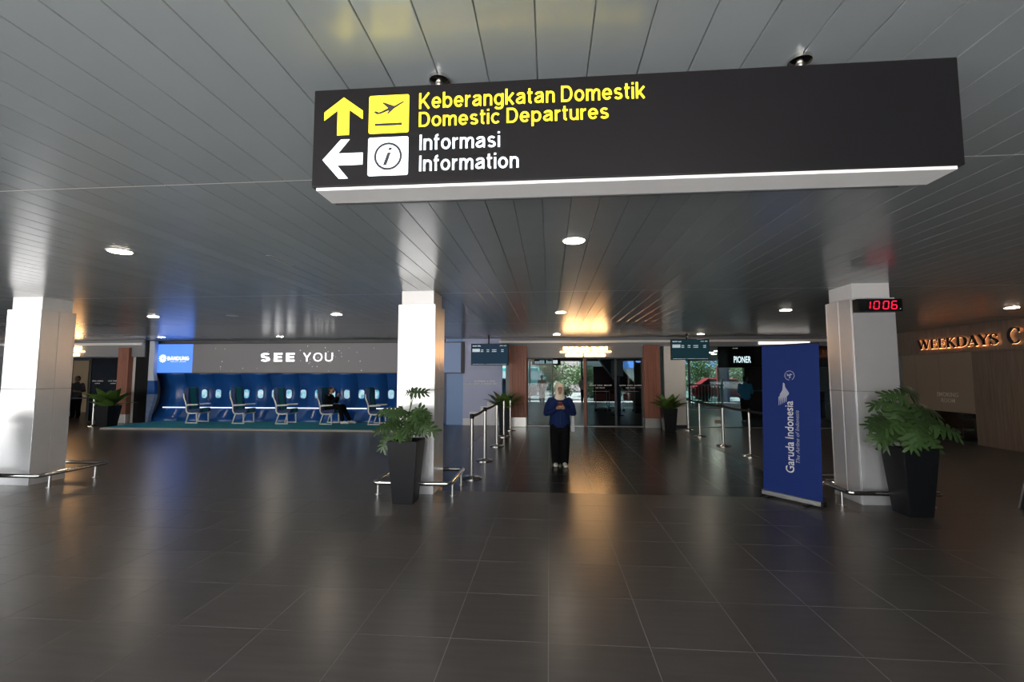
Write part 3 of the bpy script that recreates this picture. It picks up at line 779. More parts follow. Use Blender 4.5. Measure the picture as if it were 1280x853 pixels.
MB().box(.238, .248, -.0485, -.047, .03, .036).build('sensor_dot', M_text_dim, ck)

# ================================================================== seat stage with LED wall
st = tag(empty('stage_platform', (-8.6, 12.95, 0)), 'low teal carpeted platform with a pale stone edge under the airline seats', 'platform')
MB().box(-5.05, 5.1, 0, 2.0, 0, .05).build('stone_edge', M_stone, st, bevel=.006)
MB().box(-4.95, 5.0, .07, 2.0, .045, .062).build('carpet', M_carpet, st)
SZ = .062
# curved fuselage wall: profile (y, z)
prof = [(14.96, 0), (15.09, .18), (15.27, .40), (15.38, .65), (15.43, .9), (15.43, 1.15), (15.38, 1.4), (15.28, 1.62), (15.18, 1.76)]
fw_ = tag(empty('fuselage_wall', (-8.6, 15.2, 0)), 'curved blue aircraft cabin wall with a row of oval windows', 'wall panel')
FX = [-13.97 + i*1.052 for i in range(11)]
for i in range(10):
    x0, x1 = FX[i]+.004, FX[i+1]-.004
    mb = MB(); vs = []; fs = []
    for (y, z) in prof: vs += [(x0+8.6, y-15.2, z), (x1+8.6, y-15.2, z)]
    for k in range(len(prof)-1): fs.append((2*k, 2*k+1, 2*k+3, 2*k+2))
    mb.add(vs, fs); o = mb.build('wall_panel', M_fuse, fw_, smooth=True)
    so = o.modifiers.new('s', 'SOLIDIFY'); so.thickness = .03; so.offset = 1
    rib = MB(); vs = []; fs = []
    xr = FX[i]
    for (y, z) in prof: vs += [(xr+8.6-.03, y-15.2+.01, z), (xr+8.6, y-15.2-.022, z), (xr+8.6+.03, y-15.2+.01, z)]
    for k in range(len(prof)-1): fs += [(3*k,3*k+1,3*k+4,3*k+3), (3*k+1,3*k+2,3*k+5,3*k+4)]
    rib.add(vs, fs).build('wall_rib', M_fuse, fw_, smooth=True)
rail_y = 15.31-15.2
MB().tube([(-5.1, rail_y-.06, .505), (5.1, rail_y-.06, .505)], .016, 10).build('light_rail', M_stripw, fw_, smooth=True)
wm_sky = bpy.data.materials.new('cabin_window_sky'); wm_sky.use_nodes = True
nt = wm_sky.node_tree; p = nt.nodes['Principled BSDF']
tc = nt.nodes.new('ShaderNodeTexCoord'); oi = nt.nodes.new('ShaderNodeObjectInfo'); va = nt.nodes.new('ShaderNodeVectorMath'); va.operation = 'ADD'
nz = nt.nodes.new('ShaderNodeTexNoise'); nz.inputs['Scale'].default_value = 7
cr = nt.nodes.new('ShaderNodeValToRGB')
for e, (t, c) in zip([cr.color_ramp.elements[0], cr.color_ramp.elements[1], cr.color_ramp.elements.new(.5)], ((.36, (.06, .34, .52)), (.6, (.85, .92, .95)), (.48, (.25, .52, .66)))): e.position = t; e.color = (*c, 1)
nt.links.new(tc.outputs['Object'], va.inputs[0]); nt.links.new(oi.outputs['Location'], va.inputs[1]); nt.links.new(va.outputs[0], nz.inputs['Vector'])
nt.links.new(nz.outputs[0], cr.inputs[0]); nt.links.new(cr.outputs[0], p.inputs['Base Color']); nt.links.new(cr.outputs[0], p.inputs['Emission Color']); p.inputs['Emission Strength'].default_value = .75
nt.links.new(cr.outputs[0], p.inputs['Base Color'])
ov = rrect(-.10, .10, -.15, .15, .075, 6); ov2 = rrect(-.135, .135, -.185, .185, .10, 6)
pane_me = MB().prism(ov, -.006, .02).mesh('pane'); pane_me.materials.append(wm_sky)
mb = MB(); n = len(ov)
mb.add([(x, -.012, z) for x, z in ov2] + [(x, -.012, z) for x, z in ov] + [(x, .03, z) for x, z in ov2] + [(x, .01, z) for x, z in ov],
       [(i, (i+1) % n, n+(i+1) % n, n+i) for i in range(n)] + [(i, 2*n+i, 2*n+(i+1) % n, (i+1) % n) for i in range(n)] + [(n+i, n+(i+1) % n, 3*n+(i+1) % n, 3*n+i) for i in range(n)])
wf_me = mb.mesh('cabin_window', True); wf_me.materials.append(M_fuse)
for i in range(19):
    x = -12.78 + i*.525
    f = bpy.data.objects.new('cabin_window', wf_me); COL.objects.link(f); f.parent = fw_; f.location = (x+8.6, 15.385-15.2, .985)
    q = bpy.data.objects.new('pane', pane_me); COL.objects.link(q); q.parent = f
# left end cap of the cabin wall with the sky print
ec = tag(empty('cabin_end_panel', (-13.85, 15.0, 0)), 'narrow pale end panel printed with sky and blue at the end of the cabin wall', 'panel')
pf = [(.0, 0), (.04, .3), (.13, .6), (.2, .9), (.2, 1.15), (.16, 1.5), (.12, 1.7), (.12, 2.84)]
def endpiece(z0, z1, name, m):
    pts = [q for q in pf if z0 <= q[1] <= z1]
    def at(z):
        for (a, b) in zip(pf, pf[1:]):
            if a[1] <= z <= b[1]: return a[0]+(b[0]-a[0])*(z-a[1])/(b[1]-a[1])
        return .12
    pts = [(at(z0), z0)] + [q for q in pf if z0 < q[1] < z1] + [(at(z1), z1)]
    MB().prism([(-.078, z0)] + pts + [(-.078, z1)], -.19, -.05).build(name, m, ec)
endpiece(0, .98, 'lower_print', mat('end_print_low', (.23, .30, .48), .5, noise=.35, nscale=14))
endpiece(.985, 1.45, 'blue_print', M_fuse)
endpiece(1.455, 2.84, 'upper_print', mat('end_print_up', (.54, .59, .67), .25, noise=.08, nscale=3))
# LED display
led = tag(empty('led_display', (-8.35, 14.98, 1.70)), 'long dark LED display reading SEE YOU above the airline seats', 'display')
X0, X1 = -5.42, 5.52
MB().box(X0, X1+.02, 0, .028, 0, 1.06).build('cabinet', M_ledframe, led)
def lb(xa, xb, name, m): return MB().box(xa, xb, -.012, .001, .03, 1.03).build(name, m, led)
lb(X0+.02, -4.09, 'blue_screen', M_ledblue)
lb(-4.085, 4.85, 'grey_screen', M_ledgrey)
lb(4.855, X1-.1, 'pale_screen', M_ledpale)
stroke_text('SEE', 'lettering', (-1.58, -.014, .41), 1.22, .30, .215, M_ledwhite, led, .24)
stroke_text('YOU', 'lettering', (-.06, -.014, .41), 1.06, .30, .115, M_ledwhite, led, .22)
stroke_text('BANDUNG', 'lettering', (-5.02, -.014, .47), .80, .125, .15, M_ledwhite, led, .1)
gl = MB(); glyph_line(gl, -4.90, -4.32, -.012, .40, .435, [9, 8], random.Random(2)); gl.build('caption', M_ledcaption, led)
fl = MB()
for k in range(12):
    q = 2*PI*k/12; c, s_ = math.cos(q), math.sin(q); cx_, cz_ = -5.20, .53
    fl.prism([(cx_+.035*c-.006*s_, cz_+.035*s_+.006*c), (cx_+.035*c+.006*s_, cz_+.035*s_-.006*c), (cx_+.13*c+.014*s_, cz_+.13*s_-.014*c), (cx_+.15*c, cz_+.15*s_), (cx_+.13*c-.014*s_, cz_+.13*s_+.014*c)], -.015, -.0125)
fl.build('flower_logo', M_ledwhite, led)
spk = MB(); rd = random.Random(9)
for k in range(46):
    x = rd.choice((rd.uniform(-3.6, 4.6), rd.gauss(1.0, .8))); z = rd.uniform(.08, .98); s_ = rd.uniform(.008, .018)
    if x < -4 or x > 4.7: continue
    spk.box(x-s_, x+s_, -.0135, -.0122, z-s_, z+s_)
o = spk.build('sparkle_graphic', mat('led_sparkle', (.3, .3, .32), .4, emit=.28, ecol=(.8, .8, 1)), led)
# ------------------------------------------------------------------ airline seat
def airline_seat():
    root = empty('airline_seat')
    MB().hexa([(-.24,-.27,.36),(.24,-.27,.36),(.24,.2,.33),(-.24,.2,.33)], [(-.24,-.27,.50),(.24,-.27,.50),(.24,.2,.45),(-.24,.2,.45)]).build('seat_cushion', M_navy, root, bevel=.03)
    MB().hexa([(-.10,-.276,.365),(.10,-.276,.365),(.10,.19,.44),(-.10,.19,.44)], [(-.10,-.276,.506),(.10,-.276,.506),(.10,.19,.456),(-.10,.19,.456)]).build('cushion_stripe', M_teal, root, bevel=.01)
    bk = MB(); vs = []; fs = []
    P_ = [(.42,.13,.25),(.60,.14,.27),(.80,.18,.30),(.98,.21,.33),(1.10,.21,.34),(1.17,.23,.33),(1.19,.27,.30)]
    for (z, ya, yb) in P_:
        w = .235 if z < 1.1 else (.22 if z < 1.18 else .18)
        wing = .04 if .85 < z < 1.18 else .01
        vs += [(-w, ya-wing, z), (-.12, ya, z), (.12, ya, z), (w, ya-wing, z), (w, yb, z), (-w, yb, z)]
    n = 6
    for i in range(len(P_)-1):
        for k in range(n): fs.append((i*n+k, i*n+(k+1) % n, (i+1)*n+(k+1) % n, (i+1)*n+k))
    fs += [tuple(range(n-1, -1, -1)), tuple((len(P_)-1)*n+k for k in range(n))]
    bk.add(vs, fs).build('backrest', M_navy, root, bevel=.015)
    sp = MB(); vs = []; fs = []
    for (z, ya, yb) in P_: vs += [(-.115, ya-.014, z), (.115, ya-.014, z), (.115, ya+.03, z), (-.115, ya+.03, z)]
    n = 4
    for i in range(len(P_)-1):
        for k in range(n): fs.append((i*n+k, i*n+(k+1) % n, (i+1)*n+(k+1) % n, (i+1)*n+k))
    fs += [tuple(range(n-1, -1, -1)), tuple((len(P_)-1)*n+k for k in range(n))]
    sp.add(vs, fs).build('backrest_stripe', M_teal, root, bevel=.006)
    for s_ in (-1, 1):
        x = s_*.275
        MB().hexa([(x-.03,-.22,.60),(x+.03,-.22,.60),(x+.03,.16,.575),(x-.03,.16,.575)], [(x-.03,-.22,.645),(x+.03,-.22,.645),(x+.03,.16,.63),(x-.03,.16,.63)]).build('armrest', M_framew, root, bevel=.018)
        MB().tube([(x,.30,.98),(x,.285,.85),(x,.22,.70),(x,.19,.60),(x,.185,.42),(x,.14,.345),(x,.0,.33),(x,-.22,.345)], .023, 8).build('side_frame', M_framew, root, smooth=True)
        MB().tube([(x*.93,.10,.335),(x*.93,.20,.02),(x*.93,-.19,.02),(x*.93,-.17,.335)], .025, 8).build('leg_frame', M_framew, root)
    MB().tube([(-.26,-.17,.335),(.26,-.17,.335)], .018, 8).tube([(-.26,.10,.335),(.26,.10,.335)], .018, 8).build('cross_bar', M_framew, root)
    return root
seat0 = airline_seat()
SEATS = [(-11.72, 14.45), (-10.10, 14.45), (-8.62, 14.45), (-7.14, 14.45), (-5.55, 14.45)]
for i, (x, y) in enumerate(SEATS):
    s_ = seat0 if i == 0 else copy_tree(seat0)
    s_.location = (x, y, SZ-.001); s_.rotation_euler = (0, 0, PI/2)
    if i == 3: tag(s_, 'navy and teal airline seat occupied by the person in black', 'seat', 'airline seats on the stage')
    elif i == 4: tag(s_, 'empty navy and teal airline seat in front of the person in black', 'seat', 'airline seats on the stage')
    elif i == 2: tag(s_, 'empty navy and teal airline seat right behind the person in black', 'seat', 'airline seats on the stage')
    elif i == 1: tag(s_, 'empty navy and teal airline seat, second from the pale end panel', 'seat', 'airline seats on the stage')
    else: tag(s_, 'empty navy and teal airline seat nearest the pale end panel of the cabin wall', 'seat', 'airline seats on the stage')

# ================================================================== people
M_skin = mat('skin', (.42, .24, .16), .5)
M_hijab = mat('hijab_cream', (.74, .64, .50), .8)
M_jacket = mat('jacket_blue', (.010, .022, .085), .85, noise=.1, spec=.12)
M_trous = mat('trousers_black', (.005, .005, .006), .85, spec=.08)
M_shoe = mat('shoe_white', (.66, .60, .52), .5)
M_sneak = mat('sneaker_white', (.78, .74, .70), .5)
M_hair = mat('hair_black', (.012, .010, .010), .5)
M_dress = mat('clothes_black', (.006, .006, .008), .85, spec=.08)
M_lip = mat('lips', (.28, .07, .07), .5)
M_phone = mat('phone_red', (.20, .03, .02), .35)
M_phoned = mat('phone_dark', (.02, .02, .025), .25)
def hand(mb, w, d, up, s, hold=True):
    """palm and five fingers from wrist w along d; fingers curl towards up; s = thumb side (+1/-1 on x)"""
    w = Vector(w); d = Vector(d).normalized(); up = Vector(up).normalized(); sd = d.cross(up).normalized()
    pe = w + d*.075
    mb.limb([w, w+d*.035, pe], [(.024,.019), (.034,.017), (.036,.015)], sd)
    for i, (o_, L) in enumerate(((-.028, .058), (-.010, .068), (.009, .064), (.026, .05))):
        a = pe + sd*o_ - d*.012; b = a + d*L*.5 + up*.008; c = b + d*L*.1 + up*L*.45; e = c - d*L*.25 + up*L*.15
        mb.limb([a, b, c, e], [.0095, .009, .0085, .0075], sd, 8)
    t0 = w + d*.02 + sd*s*.028; t1 = t0 + sd*s*.018 + d*.025 + up*.012; t2 = t1 + d*.025 + up*.02
    mb.limb([t0, t1, t2], [.013, .011, .009], sd, 8)
def face(root, c, parts=True, k=1.0):
    x, y, z = c
    for s_ in (-1, 1):
        MB().ell((x+s_*.028*k, y-.074*k, z+.008*k), (.011*k, .006*k, .005*k), 10, 6).build('eye', M_hair, root, smooth=True)
        MB().limb([(x+s_*.014*k, y-.078*k, z+.026*k), (x+s_*.042*k, y-.070*k, z+.026*k)], [.003*k, .0025*k], (0,0,1), 6).build('eyebrow', M_hair, root, smooth=True)
    MB().ell((x, y-.078*k, z-.052*k), (.019*k, .008*k, .006*k), 10, 6).build('mouth', M_lip, root, smooth=True)
def head(mb, c, k=1.0):
    x, y, z = c
    mb.ell((x, y+.008*k, z+.018*k), (.070*k, .086*k, .092*k)); mb.ell((x, y-.022*k, z-.045*k), (.052*k, .058*k, .06*k))
    mb.limb([(x, y-.076*k, z+.012*k), (x, y-.092*k, z-.020*k)], [.008*k, .012*k], (1,0,0), 8)
    for s_ in (-1, 1): mb.ell((x+s_*.071*k, y+.01*k, z-.008*k), (.011*k, .02*k, .03*k), 8, 6)

# ---- walking woman with the phone
lady = tag(empty('person', (.19, 8.45, 0), math.radians(2)), 'person in a cream headscarf, navy jacket and black trousers looking at a phone', 'person')
b = MB(); HC = (0, -.035, 1.385)
head(b, HC); b.limb([(0,.01,1.18), (0,-.01,1.32)], [.05, .045])
b.limb([(0,0,.70), (0,0,.80), (0,0,.95), (0,-.005,1.10), (0,0,1.19)], [(.14,.10), (.15,.10), (.125,.09), (.15,.10), (.15,.07)])
WR = {}
for s_ in (-1, 1):
    b.limb([(s_*.165,0,1.18), (s_*.20,.01,1.09), (s_*.225,-.02,.965)], [.046, .042, .036])
    wr = (s_*.062, -.215, 1.055); WR[s_] = wr
    b.limb([(s_*.225,-.02,.965), (s_*.14,-.13,1.0), wr], [.036, .033, .024])
    hand(b, wr, (-s_*.45, -.75, .45), (-s_*.5, .2, .75), s_)
    b.limb([(s_*.085,0,.72), (s_*.08,-.015,.40), (s_*.072,.02,.075)], [.085, .055, .036]); b.limb([(s_*.075,.02,.05), (s_*.085,-.12,.035)], [(.035,.03), (.036,.022)])
blob('body', b, M_skin, lady, .007, 3)
face(lady, HC)
h_ = MB()
h_.ell((0, -.016, 1.405), (.092, .106, .104)); h_.ell((0, -.012, 1.335), (.088, .098, .085))
h_.limb([(0,.0,1.30), (0,.0,1.20)], [(.085,.085), (.125,.095)])
blob('headscarf', h_, M_hijab, lady, .008, 4, cut=((0, -.150, 1.378), (.056, .085, .074)))
j = MB()
j.limb([(0,.005,.755), (0,.005,.86), (0,0,.98), (0,-.003,1.10), (0,.002,1.18), (0,.008,1.235)], [(.198,.135), (.185,.128), (.175,.12), (.185,.122), (.19,.10), (.12,.075)])
for s_ in (-1, 1):
    j.limb([(s_*.165,.005,1.18), (s_*.215,.01,1.085), (s_*.245,-.01,.955)], [.066, .064, .060])
    j.limb([(s_*.245,-.01,.955), (s_*.165,-.12,.985), (s_*.085,-.195,1.04)], [.060, .053, .042])
jk = blob('jacket', j, M_jacket, lady, .010, 4)
MB().limb([(0,-.128,1.17),(0,-.131,1.08),(0,-.131,.98),(0,-.137,.86),(0,-.141,.77)], [.0045]*5, (1,0,0), 6).build('jacket_seam', mat('jacket_seam', (.010, .022, .085), .8), jk, smooth=True)
t = MB()
t.limb([(0,.005,.66), (0,.005,.82)], [(.165,.125), (.16,.115)])
for s_ in (-1, 1):
    t.limb([(s_*.085,.005,.74), (s_*.085,-.01,.56), (s_*.085,-.01,.40), (s_*.080,.015,.20), (s_*.077,.02,.07)], [(.105,.115), (.098,.105), (.092,.095), (.085,.09), (.08,.09)])
blob('trousers', t, M_trous, lady, .010, 4)
for s_, dy in ((-1, .0), (1, -.06)):
    f = MB(); f.limb([(s_*.075,.06+dy,.04), (s_*.08,-.02+dy,.042), (s_*.088,-.13+dy,.032)], [(.036,.038), (.040,.04), (.038,.028)], (1,0,0))
    blob('shoe', f, M_shoe, lady, .008, 3)
ph = tag(empty('phone', (.19, 8.45-.305, 1.125)), 'dark red phone held in both hands of the person in the headscarf', 'phone')
o = MB().box(-.036, .036, -.004, .004, -.07, .07).build('phone_body', M_phone, ph, bevel=.003); o.rotation_euler = (math.radians(48), 0, 0)
q = MB().box(-.033, .033, .0041, .0046, -.064, .064).build('phone_screen', mat('phone_screen', (.02,.02,.03), .15), ph); q.rotation_euler = (math.radians(48), 0, 0)
bag = tag(empty('tote_bag', (.19+.235, 8.52, .62)), 'pale canvas bag hanging at the hip of the person in the headscarf', 'bag')
MB().hexa([(-.035,-.10,0),(.035,-.10,0),(.035,.10,0),(-.035,.10,0)], [(-.02,-.12,.30),(.02,-.12,.30),(.02,.12,.30),(-.02,.12,.30)]).build('bag_body', mat('canvas_pale', (.50, .52, .52), .9), bag, bevel=.015)
MB().tube([(0,-.07,.29),(-.06,-.05,.46),(-.09,0,.60),(-.06,.05,.46),(0,.07,.29)], .009, 8).build('strap', mat('canvas_strap', (.30, .32, .34), .9), bag, smooth=True)

# ---- seated person in black (built facing -Y, turned to face +X)
sp_ = tag(empty('person', (SEATS[3][0]+.02, SEATS[3][1], SZ), PI/2), 'person in black clothes and white sneakers sitting in an airline seat holding up a phone', 'person')
b = MB(); HC = (0, -.03, 1.09)
head(b, HC); b.limb([(0,.06,.90), (0,.0,1.02)], [.05, .045])
b.limb([(0,.06,.52), (0,.08,.66), (0,.08,.80), (0,.06,.90)], [(.15,.11), (.13,.095), (.15,.10), (.15,.07)])
for s_ in (-1, 1):
    b.limb([(s_*.165,.06,.89), (s_*.20,.0,.78), (s_*.17,-.12,.70)], [.046, .042, .036])
    wr = (s_*.05, -.235, .89); b.limb([(s_*.17,-.12,.70), (s_*.10,-.19,.80), wr], [.036, .033, .024])
    hand(b, wr, (-s_*.15, -.15, .9), (-s_*.3, -.7, .2), s_)
    b.limb([(s_*.09,.04,.54), (s_*.10,-.38,.56)], [.085, .06]); b.limb([(s_*.10,-.38,.56), (s_*.09,-.54-s_*.08,.09)], [.056, .036])
    b.limb([(s_*.09,-.55-s_*.08,.06), (s_*.10,-.68-s_*.08,.035)], [(.035,.03), (.036,.022)])
blob('body', b, M_skin, sp_, .008, 3)
face(sp_, HC)
h_ = MB(); h_.ell((0, .022, 1.125), (.083, .088, .088)); h_.ell((0,.045,1.07), (.078,.065,.07)); h_.limb([(-.05,-.045,1.155), (.05,-.045,1.155)], [.03,.03], (0,0,1))
blob('hair', h_, M_hair, sp_, .010, 4)
MB().ell((0,-.075,1.05), (.052,.045,.045)).build('face_mask', mat('mask_brown', (.10, .05, .035), .8), sp_, smooth=True)
j = MB(); j.limb([(0,.05,.50), (0,.07,.62), (0,.075,.78), (0,.06,.89), (0,.05,.935)], [(.17,.14), (.165,.13), (.18,.125), (.175,.10), (.09,.07)])
for s_ in (-1, 1):
    j.limb([(s_*.165,.06,.89), (s_*.21,0,.78), (s_*.18,-.12,.70)], [.064, .06, .055]); j.limb([(s_*.18,-.12,.70), (s_*.11,-.185,.79), (s_*.062,-.225,.865)], [.055, .046, .038])
blob('sweater', j, M_dress, sp_, .011, 4)
t = MB(); t.limb([(0,.10,.53), (0,-.02,.53)], [(.17,.10), (.17,.10)])
for s_ in (-1, 1):
    t.limb([(s_*.09,.04,.535), (s_*.10,-.2,.55), (s_*.10,-.38,.555)], [.10, .09, .08]); t.limb([(s_*.10,-.38,.555), (s_*.095,-.45-s_*.04,.33), (s_*.09,-.53-s_*.08,.14)], [.08, .07, .062])
blob('trousers', t, M_trous, sp_, .011, 4)
for s_ in (-1, 1):
    f = MB(); f.limb([(s_*.09,-.50-s_*.08,.06), (s_*.095,-.60-s_*.08,.06), (s_*.10,-.72-s_*.08,.045)], [(.04,.055), (.044,.05), (.042,.036)], (1,0,0))
    blob('sneaker', f, M_sneak, sp_, .010, 3)
ph = tag(empty('phone', (SEATS[3][0]+.02+.305, SEATS[3][1], SZ+.975), PI/2), 'dark phone held up by the seated person in black', 'phone')
o = MB().box(-.036, .036, -.004, .004, -.07, .07).build('phone_body', M_phoned, ph, bevel=.003); o.rotation_euler = (math.radians(-15), 0, 0)
MB().box(-.012, .012, -.0055, -.004, .03, .058).build('camera_bump', M_black, ph).rotation_euler = (math.radians(-15), 0, 0)

def bystander(loc, rz, label, top, legs, hairm=None, shoe=None, h=1.6, skirt=False, pose=0):
    k = h/1.6; root = tag(empty('person', loc, rz), label, 'person')
    HC = (0, -.02*k, 1.48*k); b = MB(); head(b, HC, 1.02*k); b.limb([(0,.01,1.28*k), (0,0,1.42*k)], [.05*k, .045*k])
    b.limb([(0,0,.78*k), (0,0,1.0*k), (0,0,1.16*k), (0,0,1.27*k)], [(.14*k,.10*k), (.13*k,.09*k), (.155*k,.10*k), (.155*k,.07*k)])
    arms = {}
    for s_ in (-1, 1):
        el_ = (s_*.225*k, .02, 1.0*k); wr = (s_*.20*k, -.10*k, .80*k) if pose == 0 else (s_*.11*k, -.24*k, 1.02*k); arms[s_] = (el_, wr)
        b.limb([(s_*.17*k,0,1.27*k), el_], [.047*k, .038*k]); b.limb([el_, wr], [.037*k, .025*k]); hand(b, wr, (0,-.25,-1) if pose == 0 else (-s_*.4,-.8,.2), (-s_,0,.1), s_)
        b.limb([(s_*.085*k,0,.78*k), (s_*.085*k,-.02*k,.43*k), (s_*.08*k,.02*k,.07*k)], [.085*k, .055*k, .036*k]); b.limb([(s_*.08*k,.02,.045), (s_*.09*k,-.12*k,.035)], [(.035,.03), (.036,.022)])
    blob('body', b, M_skin, root, .012, 3); face(root, HC, True, 1.02*k)
    hh = MB(); hh.ell((0, .022*k, 1.515*k), (.082*k, .088*k, .088*k)); hh.ell((0,.04*k,1.46*k), (.078*k,.065*k,.075*k)); blob('hair', hh, hairm or M_hair, root, .012, 3)
    j = MB(); j.limb([(0,0,.80*k), (0,0,1.0*k), (0,0,1.16*k), (0,0,1.27*k), (0,.01,1.325*k)], [(.175*k,.12*k), (.165*k,.115*k), (.18*k,.12*k), (.175*k,.095*k), (.08*k,.06*k)])
    for s_ in (-1, 1):
        el_, wr = arms[s_]; m_ = tuple(a*.6+c*.4 for a, c in zip(el_, wr)); j.limb([(s_*.17*k,0,1.27*k), el_, m_], [.062*k, .054*k, .046*k])
    blob('top', j, top, root, .013, 3)
    t = MB(); t.limb([(0,0,.72*k), (0,0,.86*k)], [(.16*k,.115*k), (.155*k,.11*k)])
    for s_ in (-1, 1): t.limb([(s_*.085*k,0,.78*k), (s_*.085*k,-.015*k,.43*k), (s_*.08*k,.02*k,.09*k)], [.10*k, .08*k, .07*k])
    blob('trousers', t, legs, root, .013, 3)
    for s_ in (-1, 1):
        f = MB(); f.limb([(s_*.08*k,.05,.04), (s_*.09*k,-.13*k,.035)], [(.04,.04), (.04,.03)]); blob('shoe', f, shoe or M_trous, root, .011, 2)
    return root
bystander((-.42, 26.4, 0), .3, 'person in dark clothes standing inside the lobby beside the parked bus view', M_dress, M_trous, h=1.65)
bystander((2.02, 27.4, 0), PI-.3, 'person in a pale top and black trousers walking through the lobby', mat('top_pale', (.55, .48, .42), .8), M_trous, shoe=M_shoe, h=1.62)
bystander((6.95, 16.9, 0), PI, 'person in a bright blue shirt standing at the dark shop counter', mat('shirt_blue', (.02, .22, .42), .8), M_trous, shoe=M_sneak, h=1.62, pose=1)
bystander((-18.25, 16.3, 0), .4, 'person in dark clothes behind the doorway glass next to the seat stage', mat('top_dark', (.05, .045, .05), .8), M_trous, h=1.62, pose=1)

# ================================================================== back wall of the hall
WY = 14.85
def wall(name, x0, x1, y0, y1, z0, z1, m, label, bevel=0, parent=None):
    return struct(MB().box(x0, x1, y0, y1, z0, z1).build(name, m, parent, bevel=bevel), label, 'wall')
# printed blue wall with stepped cloud pixels
bwm = mat('print_lilac', (.48, .53, .78), .45, noise=.08, nscale=2)
bw = struct(MB().box(-3.45, -1.56, 15.02, 15.2, 0, CZ).build('wall_back', bwm), 'pale blue and lilac printed wall with white stepped cloud pixels', 'wall')
MB().box(-3.42, -2.863, 15.013, 15.021, 0, CZ).build('blue_panel', mat('print_blue', (.24, .40, .74), .45, noise=.06, nscale=2), bw)
M_step = mat('print_cloud', (.86, .86, .92), .5, noise=.08, nscale=30)
for (xa, za, xb, zb) in ((-2.86,0,-2.64,.22),(-2.64,0,-2.27,.43),(-2.27,0,-2.05,.62),(-2.05,0,-1.78,.78),(-1.78,0,-1.56,.92)):
    MB().box(xa+.002, xb-.002, 15.014, 15.021, za, zb).build('cloud_pixel', M_step, bw)
gl = MB(); rr_ = random.Random(4)
glyph_line(gl, -2.48, -1.78, 15.019, 1.42, 1.475, [3, 9, 2, 7], rr_, .3); glyph_line(gl, -2.86, -1.73, 15.019, 1.335, 1.39, [5, 4, 8, 3, 9, 4], rr_, .3)
gl.build('wall_lettering', M_printw, bw)
MB().box(-3.50, -3.42, 14.98, 15.2, 0, 1.70).build('wall_edge_trim', mat('trim_blue', (.01, .03, .12), .4), bw)
wall('wall_pier', -1.42, -1.29, 14.9, 15.25, 0, CZ, M_wallgrey, 'grey pier beside the brown entrance portal')
trim = struct(MB().box(-1.62, 10.1, 14.60, 14.72, 2.68, 2.75).build('trim_1', M_fascia_w), 'white lintel strip running above the entrance', 'trim')
struct(MB().box(-1.56, 10.1, 14.72, 15.1, 2.56, CZ).build('wall_lintel', M_fascia), 'grey lintel band above the entrance', 'wall')
def portal_post(x0, x1, label, y0=14.62, y1=15.05):
    r = tag(empty('portal_post', ((x0+x1)/2, (y0+y1)/2, 0)), label, 'post'); r['kind'] = 'structure'
    w = (x1-x0)/2; d = (y1-y0)/2; n = 6
    for k in range(n):
        a = -w + 2*w*k/n
        MB().box(a+.0015, a+2*w/n-.0015, -d, d, .30, 2.60).build('wood_board', M_woodred, r, bevel=.004)
    MB().box(-w+.02, w-.02, -d+.02, d-.02, 0, .30).build('steel_plinth', M_brushed, r, bevel=.006)
    return r
portal_post(-1.27, -.72, 'reddish wood entrance post on a steel plinth beside the blue wall')
portal_post(2.98, 3.47, 'reddish wood entrance post on a steel plinth beside the white pillar')
# entrance header with glowing two-line sign
struct(MB().box(-.72, 2.98, 14.80, 15.05, 2.21, 2.6).build('wall_header', M_fascia), 'grey header panel over the glass entrance doors', 'wall')
def led_sign(x0, x1, y, z0, label, k=1.0, cut=False):
    r = tag(empty('glowing_sign', ((x0+x1)/2, y, z0)), label, 'sign'); w = (x1-x0)/2; rd = random.Random(6)
    m1 = MB(); glyph_line(m1, -w*.87, w*.18, 0, .225, .335, [13], rd, .12, .03); m1.build('upper_lettering', M_warmled, r)
    m1 = MB(); glyph_line(m1, w*.24, w*.86, 0, .225, .335, [8], rd, .12, .03); m1.build('upper_lettering', M_warmled, r)
    m2 = MB(); glyph_line(m2, -w*.78, w*.78, 0, .02, .12, [8, 10], rd, .12, .03); m2.build('lower_lettering', M_warmled, r)
    MB().box(-w, w, -.03, 0, .155, .185).build('light_bar', M_warmled, r)
    MB().box(-w*.95, w*.95, -.004, .0, .0, .36).build('backing_plate', M_fascia, r)
led_sign(.36, 1.98, 14.80, 2.225, 'glowing warm white two-line sign over the entrance doors')
def glass_panel(root, x0, x1, y, z0, z1, m=M_glassdark, frame=.035, name='glass_pane', fm=M_darkframe):
    MB().box(x0+frame, x1-frame, y-.005, y+.005, z0+frame, z1-frame).build(name, m, root)
    MB().box(x0, x1, y-.02, y+.02, z0, z0+frame).box(x0, x1, y-.02, y+.02, z1-frame, z1).box(x0, x0+frame, y-.02, y+.02, z0+frame, z1-frame).box(x1-frame, x1, y-.02, y+.02, z0+frame, z1-frame).build('pane_frame', fm, root)
door = struct(empty('door_1', (1.13, 14.95, 0)), 'glass entrance doors with a white manifestation print', 'door')
